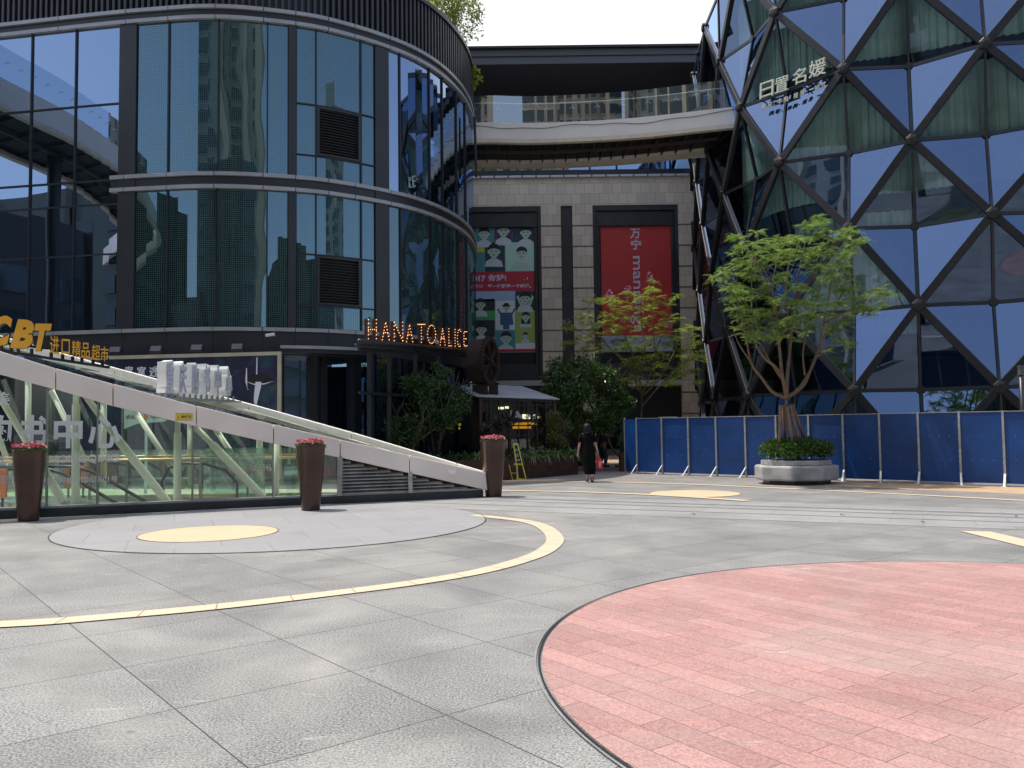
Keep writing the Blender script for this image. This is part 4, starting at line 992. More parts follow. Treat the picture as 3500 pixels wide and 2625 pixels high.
for (x0, y0, x1, y1, Yv, lab) in ((-40, 1603, 25, 1702, 16.0, 'orange board behind the glass, left of the leftmost flower pot'), (221, 1592, 298, 1668, 17.9, 'orange board with dark slots standing behind the escalator')):
    t = thing('orange_board', lab, 'board', Yd((x0+x1)/2, y1, Yv)); a, c = Yd(x0, y1, Yv), Yd(x1, y0, Yv)
    MB().box(((a.x+c.x)/2, Yv, (a.z+c.z)/2), (c.x-a.x, .05, c.z-a.z)).build('panel', M_or, t, bevel=.01)
    b = MB(); b.beam((a.x+.08, Yv, 0.0), (a.x+.08, Yv, a.z), .03, .03); b.beam((c.x-.08, Yv, 0.0), (c.x-.08, Yv, a.z), .03, .03); b.build('stand', M_dark, t)
    if x0 > 0: MB().box(((a.x+c.x)/2-.08, Yv-.03, c.z-.13), (.07, .02, .2)).box(((a.x+c.x)/2+.08, Yv-.03, c.z-.13), (.07, .02, .2)).build('slots', M_dark, t)
# writing on the front glass
b = MB(); Z6 = 480/1896
def p6(x, y): return x*Z6, 1380+y*Z6
def wtext(t, x0, y0, x1, y1, bold=.0):
    P0, P1, P2 = onF(*p6(x0, y1), -.035), onF(*p6(x1, y1), -.035), onF(*p6(x0, y0), -.035)
    e = Vector((P1.x-P0.x, P1.y-P0.y, 0)); put_text(b, t, P0, e, (0, 0, 1), .5, 0, bold, width=e.length, height=P2.z-P0.z)
for t, a, c in (('购', -230, 155), ('书', 255, 640), ('中', 722, 1112), ('心', 1190, 1620)): wtext(t, a, 152, c, 605, .014)
wtext('BOOK CENTRE', -760, 705, 78, 828, .018); wtext('CHONGQING', 530, 700, 1600, 825, .010)
wtext('美', -180, -165, 140, 20, .008)
wtext('沙坪坝1层即', -560, 975, 165, 1088, .003) if 0 else wtext('层即', -20, 978, 165, 1088, .004); wtext('时代天街C馆G层01号', 565, 1000, 1590, 1088, .005)
tag(b.build('window_lettering', mat('letter_vinyl', (.62, .62, .60), .7)), 'grey writing of the book centre stuck on the canopy glass', 'lettering')
sbb = thing('speech_bubble_sign', 'pale blue speech bubble sign with price behind the canopy glass', 'sign', Yd(495, 1470, 20.2))
b = MB(); b.face([Yd(x, y, 20.2) for x, y in ((424, 1466), (424, 1392), (566, 1388), (568, 1440), (470, 1448))]); b.face([Yd(x, y, 20.23) for x, y in ((424, 1466), (470, 1448), (568, 1440), (566, 1388), (424, 1392))]); b.beam(Yd(500, 1440, 20.26), Vector((Yd(500, 1440, 20.26).x, 20.26, 0)), .05, .05, (0, 1, 0)); b.build('panel', mat('bubble_blue', (.45, .60, .64), .6), sbb)
b = MB(); p = Yd(430, 1433, 20.18); put_text(b, '或含只', p, (1, 0, 0), (0, 0, 1), .2, 0, .004, width=.32, height=.10); p = Yd(512, 1430, 20.18); put_text(b, '元起!', p, (1, 0, 0), (0, 0, 1), .2, 0, .004, width=.32, height=.12); b.build('lettering', M_black, sbb)
b = MB(); p = Yd(490, 1437, 20.18); put_text(b, '8', p, (1, 0, 0), (0, 0, 1), .2, 0, .008, width=.11, height=.22); b.build('price', M_or, sbb)
# warning sticker on the beam
def stick(b, x0, y0, x1, y1, off=.064):
    a, c = onF(x0, y1, off), onF(x1, y0, off); e = Vector((c.x-a.x, c.y-a.y, 0)); b.hexa([a, a+e, a+e-fn*.004, a-fn*.004], [Vector((a.x, a.y, c.z)), c, c-fn*.004, Vector((a.x, a.y, c.z))-fn*.004])
ws_ = thing('warning_sign', 'small yellow no climbing sign with black dashed edge on the canopy beam', 'sign', onF(630, 1437, .07))
b = MB(); stick(b, 600, 1413, 660, 1437); b.build('plate', mat('sign_yellow', (.68, .55, .06), .5), ws_)
b = MB(); x = 600
while x < 658: stick(b, x, 1413, x+2.6, 1415, .068); stick(b, x, 1435, x+2.6, 1437, .068); x += 5
a = onF(619, 1430, .069); c = onF(656, 1430, .069); put_text(b, '请勿攀爬', a, c-a, (0, 0, 1), .1, 0, .002, width=(c-a).length, height=onF(619, 1420, .069).z-a.z)
b.build('lettering', M_black, ws_); b = MB(); b.ball(onF(609, 1426, .066), (.03, .008, .03)); b.build('emblem', mat('sign_orange', (.7, .3, .03), .5), ws_)

# yellow supermarket letters standing on the canopy
M_gold = mat('letter_amber', (.66, .34, .025), .45); M_lside = mat('letter_return', (.012, .012, .014), .3)
OI = -.55
def canz(x): return tz(x, TY)
cb = thing('rooftop_sign', 'amber yellow supermarket lettering standing on black legs on the canopy', 'sign', onF(150, 1230, OI))
ita = {'C': (-26, 1076, 42, 1180), 'B': (36, 1090, 116, 1190), 'T': (117, 1107, 177, 1200)}
for t, (x0, y0, x1, y1) in ita.items():
    a, c, u_ = onF(x0, y1, OI), onF(x1, y1+(8 if t != 'T' else 0), OI), onF(x0, y0, OI); e = Vector((c.x-a.x, c.y-a.y, (c.z-a.z)*.6))
    b = MB(); put_text(b, t, a+fn*.06, e, (0, 0, 1), .6, .012, .035, width=e.length, height=u_.z-a.z, shear=.28); o = b.build('letter', M_gold, cb)
    b = MB(); put_text(b, t, a-fn*.0, e, (0, 0, 1), .6, .05, .048, width=e.length*1.02, height=(u_.z-a.z)*1.02, shear=.28); b.build('return', M_lside, o)
for t, x0, y0, x1, y1 in (('进', 171, 1149, 202, 1209), ('口', 211, 1159, 239, 1213), ('精', 246, 1164, 276, 1220), ('品', 279, 1171, 307, 1224), ('超', 313, 1178, 342, 1231), ('市', 344, 1184, 371, 1234)):
    a, c, u_ = onF(x0, y1, OI), onF(x1, y1+3, OI), onF(x0, y0, OI); e = Vector((c.x-a.x, c.y-a.y, (c.z-a.z)*.5))
    b = MB(); put_text(b, t, a+fn*.04, e, (0, 0, 1), .35, .01, .002, width=e.length, height=u_.z-a.z); o = b.build('letter', M_gold, cb)
    b = MB(); put_text(b, t, a-fn*.0, e, (0, 0, 1), .35, .03, .004, width=e.length, height=(u_.z-a.z)*1.01); b.build('return', M_lside, o)
b = MB()
for x, yt, yb in ((38, 1180, 1203), (62, 1184, 1208), (108, 1192, 1214), (175, 1205, 1224), (214, 1211, 1230), (248, 1218, 1236), (280, 1222, 1241), (318, 1229, 1247), (350, 1232, 1250), (5, 1172, 1196)):
    b.beam(onF(x, yt, OI), onF(x, yb+2, OI), .045, .045, (0, 1, 0)); b.beam(onF(x, yb-12, OI), onF(x, yb+2, OI)-fn*.25, .02, .02)
b.beam(onF(-40, 1165, OI)-fn*.05, onF(178, 1192, OI)-fn*.05, .03, .05); b.beam(onF(170, 1195, OI)-fn*.05, onF(372, 1226, OI)-fn*.05, .03, .04)
b.beam(onF(-60, 1190, OI), onF(375, 1256, OI), .12, .05); b.build('leg', M_lside, cb)

# white block letters across the canopy roof
wbk = thing('block_letter_sign', 'row of thick white block letters standing across the canopy roof', 'sign', (-6.5, 17.4, 2.2))
qa, qb = onF(566, 1350, -.1), Yd(806, 1366, 18.6); zb2 = max(qa.z, qb.z)
zb2 = CAMH+(ray(566, 1342).z)*(qa.y/ray(566, 1342).y)
qa = Vector((qa.x, qa.y, zb2)); qb = Vector((qb.x, qb.y, zb2)); dd = (qb-qa).normalized(); nn_ = Vector((dd.y, -dd.x, 0))
if nn_.x < 0: nn_ = -nn_
Lq = (qb-qa).length; M_blk = mat('block_white', (.78, .78, .76), .45); M_face = mat('block_face', (.42, .45, .52), .5)
for k, t in enumerate('重庆购书中心'):
    o_ = qa+dd*(Lq*k/6+.02); w_ = Lq/6*.64; hh = .66
    b = MB(); put_text(b, t, o_-nn_*.125, dd, (0, 0, 1), .6, .11, .022, width=w_, height=hh); o = b.build('letter', M_blk, wbk)
    b = MB(); put_text(b, t, o_+nn_*.004, dd, (0, 0, 1), .6, .003, .010, width=w_*.92, height=hh*.95); b.build('letter_face', M_face, o)
b = MB()
for k in range(13): p = qa+dd*(Lq*k/12.5); b.beam(p+Vector((0, 0, -.10)), p+Vector((0, 0, 0)), .03, .03); b.beam(p-nn_*.3+Vector((0, 0, -.10)), p-nn_*.3, .03, .03); b.beam(p+nn_*.02+ZA*-.09, p-nn_*.34+ZA*-.09, .09, .015)
b.beam(qa-nn_*.15-ZA*.12-dd*.1, qb-nn_*.15-ZA*.12+dd*.1, .45, .03)
b.build('base_frame', mat('frame_grey', (.30, .31, .31), .5, .3), wbk)

# ------------------------------------------------------------------ leaves, plants, trees
def rv(s=1): return Vector((random.uniform(-s, s), random.uniform(-s, s), random.uniform(-s, s)))
def leaf(b, p, d, L, W, droop=.2, n=None):
    d = d.normalized(); s = d.cross(n or Vector((0, 0, 1)))
    s = s.normalized() if s.length > .05 else Vector((1, 0, 0)); m_ = p+d*L*.5; e = p+d*L-Vector((0, 0, droop*L))
    b.face([p, m_+s*W/2, e, m_-s*W/2])
def ellclump(b, c, r, n, L, W, up=.2, shell=.55):
    for _ in range(n):
        v = rv(); 
        while v.length > 1 or v.length < .05: v = rv()
        q_ = v.normalized()*(shell+(1-shell)*random.random())
        p = Vector((c[0]+q_.x*r[0], c[1]+q_.y*r[1], c[2]+q_.z*r[2])); d = (q_+rv(.8)+Vector((0, 0, up)))
        leaf(b, p, d, L*random.uniform(.6, 1.3), W*random.uniform(.7, 1.2), random.uniform(-.1, .4), rv()+Vector((0, 0, .6)))
def flowers(b, c, r, n, s):
    for _ in range(n):
        a = random.uniform(0, 6.28); q_ = math.sqrt(random.random())*r; p = Vector((c[0]+q_*math.cos(a), c[1]+q_*math.sin(a), c[2]+random.uniform(0, .05)+.05*(1-q_/r)))
        nz_ = (Vector((0, -.4, .8))+rv(.6)).normalized(); t = nz_.orthogonal().normalized(); u_ = nz_.cross(t)
        for k in range(5):
            a = k*1.257; d = t*math.cos(a)+u_*math.sin(a); e = t*math.cos(a+.5)+u_*math.sin(a+.5); f_ = t*math.cos(a-.5)+u_*math.sin(a-.5)
            b.face([p, p+f_*s*.7+nz_*s*.15, p+d*s+nz_*s*.1, p+e*s*.7+nz_*s*.15])
L_bed = leafmat('bedding_leaf', (.07, .14, .03)); L_fl = leafmat('red_petal', (.55, .03, .07), .3, .4, c2=(.75, .10, .18)); L_fl2 = leafmat('pale_petal', (.62, .30, .30), .3, .3)
M_pot = mat('bronze_pot', (.060, .030, .023), .2, .25, .25, 1.5)
pt = thing('flower_pot', 'leftmost tall tapered bronze pot of red flowers before the canopy glass', 'flower pot', (0, 0, 0), 'tall bronze flower pots')
MB().lathe([(.165, .0), (.17, .0), (.172, .02), (.21, .45), (.245, .85), (.27, 1.23), (.278, 1.26), (.255, 1.262), (.25, 1.20)], n=48, sq=3.0).build('pot', M_pot, pt, smooth=True)
MB().lathe([(.25, 1.14), (.25, 1.2)], n=24, sq=3).build('soil', mat('soil', (.04, .03, .02), .95), pt)
b = MB(); ellclump(b, (0, 0, 1.24), (.27, .27, .10), 700, .07, .035, .6, .1); b.build('leaves', L_bed, pt)
b = MB(); flowers(b, (0, 0, 1.30), .27, 130, .030); b.build('petals', [L_fl], pt)
b = MB(); flowers(b, (0, 0, 1.28), .28, 45, .026); b.build('pale_petals', L_fl2, pt)
for k, (x, y, lab, rz) in enumerate(((-8.64, 14.95, None, .5), (-3.92, 16.21, 'middle tall tapered bronze pot of red flowers, before the louvres', .42), (-.45, 18.9, 'rightmost tall tapered bronze pot of red flowers, beyond the canopy tip', .35))):
    o = pt if k == 0 else copy_tree(pt); o.location = (x, y, .008); o.rotation_euler = (0, 0, rz)
    if lab: o['label'] = lab

# limbs
def limb(b, p, d, L, r, depth, tips, spread=.5, up=.25, n=6, kink=.15, ratio=.72, kids=(2, 3)):
    pts = [p]; rr = [r]; q_ = p.copy(); d = d.normalized(); seg = 4
    for k in range(seg):
        d = (d+rv(kink)+Vector((0, 0, up*.15))).normalized(); q_ = q_+d*L/seg; pts.append(q_.copy()); rr.append(r*(1-.38*(k+1)/seg))
    b.tube(pts, rr, n if depth > 1 else 4)
    tips.append((pts[-2].copy(), d.copy(), depth))
    if depth == 0: tips.append((q_.copy(), d.copy(), 0)); return
    for k in range(random.randint(*kids)):
        a = random.uniform(0, 6.28); o_ = d.orthogonal().normalized(); o2 = d.cross(o_)
        limb(b, q_, d+(o_*math.cos(a)+o2*math.sin(a))*spread+Vector((0, 0, up)), L*ratio*random.uniform(.8, 1.15), rr[-1]*.75, depth-1, tips, spread, up, n, kink, ratio, kids)
def frond(b, p, d, L, W):
    """a feathery pinnate leaf: arching rib with paired narrow leaflets"""
    d = d.normalized(); s = d.cross(Vector((0, 0, 1))); s = s.normalized() if s.length > .05 else Vector((1, 0, 0)); n = 6
    tw = random.uniform(-.5, .5); s = (s+Vector((0, 0, tw))).normalized(); prev = p; n = 9
    for k in range(1, n+1):
        t = k/n; q_ = p+d*L*t-Vector((0, 0, .35*L*t*t)); w_ = W*(math.sin(math.pi*(.12+.80*t)))
        ax = (q_-prev)
        b.face([prev, prev+s*w_+ax*1.1, q_-ax*.25]); b.face([prev, q_-ax*.25, prev-s*w_+ax*1.1]); prev = q_
def frond_tree(name, label, base, paths, r0_, leafm, crown_pts, barkm, nfr=7, L=.34, W=.07, trunk=None):
    t = thing(name, label, 'tree', base)
    b = MB()
    for P, r in paths: 
        n_ = len(P); PP = spline([Vector(p).to_3d() for p in P], 4) if n_ > 2 else P
        b.tube(PP, [r*(1-.72*i/(len(PP)-1)) for i in range(len(PP))], 7)
    b.build('trunk', barkm, t, smooth=True)
    b = MB()
    for c in crown_pts:
        c = Vector(c); k0 = random.uniform(0, 6.28)
        for k in range(nfr):
            a = k0+k*6.28/nfr+random.uniform(-.3, .3); el = random.uniform(-.1, .75)
            frond(b, c+rv(.03), Vector((math.cos(a), math.sin(a), el)), L*random.uniform(.6, 1.15), W*random.uniform(.7, 1.2))
    b.build('crown', leafm, t); return t

M_bark = mat('bark', (.16, .105, .07), .85, 0, .3, 12, .4, 30); M_bark2 = mat('dark_bark', (.07, .05, .04), .85, 0, .3, 12)
L_jac = leafmat('fresh_leaf', (.12, .21, .03), .4, .5, c2=(.29, .42, .10)); L_jac2 = leafmat('fresh_leaf_far', (.20, .30, .04), .45, .45, c2=(.38, .46, .08))

# tree in the round planter; branch ends and leaf clusters measured on the photo, depths spread through the crown
TB = Vector((7.35, 21.75, .5)); ZB = 1150/2212
def t8(x, y, dy=0.): return Yd(2350+x*ZB, 700+y*ZB, 21.75+dy)
fork = t8(650, 1270)
TP = [([TB+Vector((.1, 0, 0)), t8(655, 1400), fork], .085)]
br = [[(650, 1270), (560, 1230), (490, 1140), (420, 1040), (380, 850), (330, 640), (300, 480)], [(650, 1270), (640, 1180), (590, 1080), (500, 1000), (440, 880), (420, 600), (430, 330)],
      [(650, 1270), (620, 1100), (600, 900), (580, 700), (560, 520), (600, 330)], [(650, 1270), (660, 1080), (680, 880), (700, 600), (740, 400), (780, 220)],
      [(650, 1270), (720, 1220), (790, 1120), (860, 960), (890, 780), (930, 600), (960, 420)], [(650, 1270), (760, 1190), (810, 1080), (880, 900), (960, 700), (1040, 520), (1090, 280)],
      [(770, 1120), (760, 960), (800, 780), (860, 560), (880, 330)], [(420, 1040), (330, 900), (290, 760)], [(890, 780), (1000, 720), (1120, 690), (1220, 660), (1290, 620)], [(880, 960), (960, 900), (1040, 890)],
      [(640, 1180), (560, 1060), (470, 900), (340, 700), (220, 490)], [(600, 900), (660, 760), (640, 520), (690, 420)], [(1150, 730), (1180, 640), (1230, 570)], [(560, 520), (480, 400), (360, 240)]]
for k, B in enumerate(br):
    dy = random.uniform(-1.0, 1.0); TP.append(([t8(x, y, dy*min(1, i/3)) for i, (x, y) in enumerate(B)], .05 if k < 6 else .026))
cl = []
spots = [(320, 215), (340, 260), (460, 175), (500, 230), (430, 250), (590, 225), (640, 250), (560, 270), (760, 130), (800, 150), (880, 110), (860, 90), (920, 160), (860, 200), (790, 220), (950, 220), (720, 240), (680, 215), (1050, 180), (1090, 170), (1130, 230), (1040, 220), (1080, 260),
    (230, 420), (180, 490), (250, 480), (300, 400), (340, 350), (400, 380), (430, 330), (480, 300), (350, 450), (300, 320), (410, 430), (470, 400), (540, 330), (600, 320), (580, 390), (650, 300), (640, 350), (700, 300), (750, 330), (800, 290), (830, 330), (880, 260), (930, 310), (1000, 330), (1040, 380), (1070, 300), (1050, 420), (970, 400), (900, 390), (860, 420), (800, 400), (770, 440),
    (330, 540), (290, 610), (350, 620), (400, 560), (450, 480), (440, 600), (500, 610), (520, 540), (570, 480), (620, 450), (650, 520), (690, 560), (630, 600), (720, 520), (790, 560), (850, 600), (910, 490), (950, 470), (990, 500), (1050, 480), (1030, 560), (960, 560), (1080, 610), (1010, 640), (930, 650), (860, 660), (560, 640), (480, 700), (400, 700), (340, 740), (310, 680), (520, 690), (600, 700), (680, 640), (740, 640),
    (1230, 550), (1270, 580), (1310, 590), (1190, 570), (1130, 660), (1170, 680), (1300, 665), (1230, 680), (1090, 700), (950, 740), (1000, 770), (1010, 820), (960, 800), (900, 720), (820, 740), (780, 780), (700, 760), (640, 780), (560, 780), (480, 790), (420, 760), (350, 840), (420, 870), (380, 780), (500, 860), (570, 850), (620, 860), (1050, 900), (1020, 890), (920, 960), (470, 850), (330, 560), (740, 730), (260, 540), (1090, 540)]
for (x, y) in spots:
    dy = random.uniform(-1.3, 1.3); cl.append(t8(x, y+8, dy)); 
    if random.random() < .8: cl.append(t8(x+random.uniform(-35, 35), y+random.uniform(-25, 30), random.uniform(-1.3, 1.3)))
    if random.random() < .45: cl.append(t8(x+random.uniform(-50, 50), y+random.uniform(-10, 50), random.uniform(-1.3, 1.3)))
for _ in range(26): x_ = random.uniform(320, 1060); cl.append(t8(x_, random.uniform(640, 900), random.uniform(-1.4, 1.4)))
tr = frond_tree('planter_tree', 'young tree with feathery bright green leaves propped by stakes in the concrete planter', TB, TP, .1, L_jac, cl, M_bark, nfr=12, L=.32, W=.075)
# stakes
sk0 = thing('tree_stakes', 'bundle of brown timber stakes propping the planter tree', 'stakes', (TB.x, TB.y, .5))
for (x0, y0, x1, y1) in ((612, 1318, 603, 1560), (628, 1318, 640, 1560), (672, 1315, 735, 1560), (690, 1318, 775, 1560), (655, 1330, 690, 1560)):
    dy = random.uniform(-.35, .35); b = MB(); b.tube([t8(x0, y0, dy*.3), t8(x1, y1, dy)], .042, 8); b.build('stake', mat('stake_wood', (.20, .13, .085), .8, 0, .25, 9), sk0, smooth=True)
# planter and its shrub
plp = thing('concrete_planter', 'rounded octagonal concrete planter with overhanging body on a recessed foot', 'planter', (7.42, 21.9, 0)); pc = Vector((7.42, 21.95, 0))
def octo(r, c=.38): return [(pc.x+x*r, pc.y+y*r*.9) for x, y in ((-1, -c), (-c, -1), (c, -1), (1, -c), (1, c), (c, 1), (-c, 1), (-1, c))]
M_pl = mat('planter_concrete', (.34, .335, .32), .85, 0, .35, 2.2, .4, 25)
MB().prism(octo(.80), 0, .11).build('foot', M_plinth, plp); MB().prism(octo(1.0), .11, .49).build('body', M_pl, plp, bevel=.05); MB().prism(octo(.84), .493, .62).build('rim', M_pl, plp, bevel=.015)
L_shr = leafmat('shrub_leaf', (.045, .11, .015), .25, .5, .35, c2=(.10, .20, .03))
b = MB(); 
for _ in range(70):
    a = random.uniform(0, 6.28); r = math.sqrt(random.random())*.70; h = .40*(1-(r/.95)**3)
    ellclump(b, (pc.x+r*math.cos(a)*1.08, pc.y+r*math.sin(a)*.95, .62+h), (.26, .24, .20), 170, .075, .042, .5, .5)
sb_ = b.build('shrub', L_shr); tag(sb_, 'clipped dense dark green shrub filling the concrete planter', 'shrub')

# second feathery tree behind the fence (Y ~ 32) with lilac flower spikes
def z7p(x, y, Yv): return Yd(1550+x*Z7, 650+y*Z7, Yv)
T2 = Vector((z7p(1480, 1750, 31.5).x, 31.5, 0))
b7 = [[(1500, 1700), (1480, 1500), (1440, 1350), (1380, 1200), (1330, 1050), (1260, 900)], [(1490, 1640), (1560, 1480), (1600, 1300), (1590, 1100), (1560, 760)], [(1480, 1600), (1400, 1420), (1250, 1260), (1100, 1060), (1080, 920)],
      [(1500, 1640), (1640, 1500), (1740, 1320), (1800, 1150), (1780, 1000)], [(1440, 1450), (1300, 1300), (1060, 1150), (920, 1090)], [(1600, 1300), (1680, 1100), (1720, 900)], [(1490, 1500), (1520, 1250), (1480, 1000), (1440, 880)], [(1740, 1480), (1860, 1340), (1930, 1200)], [(1500, 1720), (1700, 1500), (1900, 1380)], [(1440, 1700), (1300, 1540), (1200, 1440)]]
TP2 = [([T2, T2+Vector((0, 0, .9)), z7p(1500, 1700, 31.5)], .09)]
for B in b7: dy = random.uniform(-1, 1); TP2.append(([z7p(x, y, 31.5+dy*min(1, i/3)) for i, (x, y) in enumerate(B)], .035))
cl = []
import itertools
for (x, y) in [(1570, 720), (1560, 780), (1540, 830), (1600, 800), (1560, 870), (1230, 850), (1190, 870), (1260, 900), (1280, 860), (1390, 820), (1420, 840), (1470, 870), (1350, 890), (1640, 850), (1780, 840), (1750, 870), (1700, 900), (1620, 900), (1550, 930), (1480, 940), (1380, 950), (1300, 960), (1240, 990), (1180, 980), (1110, 880), (1130, 870), (1070, 870), (1050, 940), (1020, 990), (1070, 1000), (1110, 1060), (1180, 1050), (1250, 1050), (1330, 1020), (1400, 1020), (1480, 1010), (1560, 1010), (1640, 970), (1700, 1000), (1760, 990), (1740, 1060), (1660, 1060), (1590, 1090), (1500, 1080), (1420, 1090), (1340, 1100), (1260, 1120), (1180, 1140), (1100, 1140), (900, 1060), (940, 1080), (910, 1100), (890, 1215), (920, 1220), (980, 1190), (1030, 1170), (1100, 1210), (1190, 1210), (1290, 1190), (1380, 1180), (1470, 1160), (1560, 1160), (1640, 1140), (1720, 1130), (1800, 1110), (1860, 1080), (1930, 1100), (1880, 1150), (1820, 1180), (1750, 1200), (1660, 1220), (1560, 1240), (1450, 1250), (1350, 1260), (1260, 1270), (1160, 1280), (1060, 1270), (1880, 1240), (1940, 1210), (1960, 1280), (1900, 1310), (1820, 1290), (1400, 1350), (1440, 1340), (1500, 1330), (1600, 1320), (1850, 1400), (1920, 1420), (1780, 1430), (1960, 1330), (1700, 1540), (1740, 1500), (1400, 1540), (1460, 1500), (1830, 1480), (1560, 1420), (1640, 1400)]:
    cl.append(z7p(x, y, 31.5+random.uniform(-1.3, 1.3)))
    if random.random() < .95: cl.append(z7p(x+random.uniform(-35, 35), y+random.uniform(-10, 40), 31.5+random.uniform(-1.3, 1.3)))
for _ in range(75): cl.append(z7p(random.uniform(1330, 1960), random.uniform(1150, 1560), 31.5+random.uniform(-1.4, 1.4)))
for _ in range(25): cl.append(z7p(random.uniform(1000, 1400), random.uniform(1020, 1300), 31.5+random.uniform(-1.4, 1.4)))
t2 = frond_tree('feathery_tree', 'thin light green tree with lilac blossom behind the blue hoarding', T2, TP2, .08, L_jac2, cl, M_bark, nfr=12, L=.34, W=.075)
b = MB(); L_lil = leafmat('lilac_petal', (.42, .25, .40), .3, .3)
for (x, y) in ((1560, 690), (1385, 795), (1100, 850), (1060, 920), (900, 1055), (1240, 830), (1720, 1060), (1385, 1000)): ellclump(b, z7p(x, y, 31.3), (.12, .12, .2), 60, .05, .035)
b.build('blossom', L_lil, t2)

# roundish evergreen tree between the terrace and the hoarding
L_ev = leafmat('evergreen_leaf', (.035, .085, .018), .15, .55, .3, c2=(.085, .16, .03))
def ev_tree(name, label, c, r, base, nclump, per, leafm, bark=M_bark2, Ls=.13, Ws=.05, cat='tree', cr=.42, seed=1):
    random.seed(seed); t = thing(name, label, cat, base); b = MB(); tips = []
    for k in range(4):
        a = k*1.57+.5; limb(b, Vector(base)+Vector((.04*k, 0, 0)), Vector((math.cos(a)*.35, math.sin(a)*.35, 1)), (c[2]-base[2])*.8, .06, 2, tips, .6, .2)
    b.build('trunk', bark, t, smooth=True); b = MB()
    for _ in range(nclump):
        v = rv()
        while v.length > 1: v = rv()
        v = v.normalized()*(.35+.65*v.length**.5); k_ = random.uniform(.70, 1.02); p = (c[0]+v.x*r[0]*k_, c[1]+v.y*r[1]*k_, c[2]+v.z*r[2]*k_); s_ = random.uniform(.45, 1.05)*cr
        ellclump(b, p, (s_, s_, s_*.72), per, Ls, Ws, .4, .45)
    b.build('crown', leafm, t); return t
cE = Yd(1985, 1350, 29.8)
ev_tree('evergreen_tree', 'dense rounded dark evergreen tree beside the terrace', (cE.x-.02, cE.y, cE.z-.12), (1.85, 1.4, 1.5), (cE.x+.25, 29.8, .4), 110, 210, L_ev, seed=3)
cD = Yd(1480, 1385, 25.6)
L_dk = leafmat('shade_leaf', (.03, .075, .02), .2, .5, .35, c2=(.07, .14, .035))
ev_tree('small_dark_tree', 'small dark leafy tree in front of the lettered shop front', (cD.x, cD.y, cD.z+.05), (1.02, .85, 1.2), (cD.x, 25.6, .6), 60, 180, L_dk, Ls=.10, Ws=.05, cr=.36, seed=5)
cF = Yd(1375, 1475, 24.6)
ev_tree('bushy_shrub', 'low bushy shrub behind the canopy, left of the small dark tree', cF, (.62, .5, .5), (cF.x, 24.6, .3), 18, 150, L_dk, Ls=.09, Ws=.045, cat='shrub', cr=.3, seed=6)
cG = Yd(1905, 1470, 27.9)
ev_tree('yellow_green_shrub', 'yellowish loose shrub rising behind the spider plants', cG, (.36, .35, .75), (cG.x, 27.9, .5), 16, 110, leafmat('yellowish_leaf', (.14, .15, .03), .3, .4), Ls=.09, Ws=.04, cat='shrub', cr=.27, seed=8)
cH = Yd(2145, 1510, 28.9)
ev_tree('column_shrub', 'narrow leafy shrub in a dark box at the end of the hoarding', cH, (.2, .2, .75), (cH.x, 28.9, .5), 14, 90, L_dk, Ls=.08, Ws=.035, cat='shrub', cr=.22, seed=9)
MB().prism([(cH.x-.28, 28.6), (cH.x+.28, 28.6), (cH.x+.28, 29.2), (cH.x-.28, 29.2)], 0, .62).build('plant_box', mat('corten', (.07, .028, .018), .8, .1, .35, 5), None, bevel=.01)
tag(bpy.data.objects['plant_box'], 'dark rusty plant box at the left end of the hoarding', 'planter')
# roof garden tree above the curved building
cR = Yd(1545, 30, 33.5); random.seed(21)
rt = thing('rooftop_tree', 'pale leafy tree growing on the roof of the curved building', 'tree', (cR.x-.6, 33.5, 15))
b = MB(); tips = []
for k in range(3): limb(b, Vector((cR.x-.9, 33.5, 14.2)), Vector((.25*k-.1, .1*k, 1)), 2.4, .09, 3, tips, .6, .3)
b.build('trunk', M_bark, rt, smooth=True); b = MB()
for _ in range(70):
    x = random.gauss(1530, 52); y = random.gauss(30, 62)
    if x > 1660 or (x > 1625 and y > 130): continue
    ellclump(b, Yd(x, y, 33.5+random.uniform(-1, 1)), (.42, .42, .34), 60, .14, .08, .2, .3)
b.build('crown', leafmat('roof_leaf', (.20, .30, .05), .5, .4, c2=(.36, .42, .10)), rt)
rs = thing('roof_plant', 'sprig of bright leaves poking out beside the parapet end', 'plant', Yd(1612, 262, 32.6)); b = MB()
b.tube([Yd(1598, 330, 32.6), Yd(1606, 290, 32.6), Yd(1620, 240, 32.6)], .02, 5); b.build('stem', M_bark, rs); b = MB()
for (x, y) in ((1622, 240), (1616, 247), (1628, 236), (1633, 268), (1640, 272), (1618, 290), (1625, 292), (1612, 262)): ellclump(b, Yd(x, y, 32.6), (.10, .1, .08), 16, .16, .09, .3, .2)
b.build('leaves', leafmat('sprig_leaf', (.30, .38, .03), .5, .3), rs)

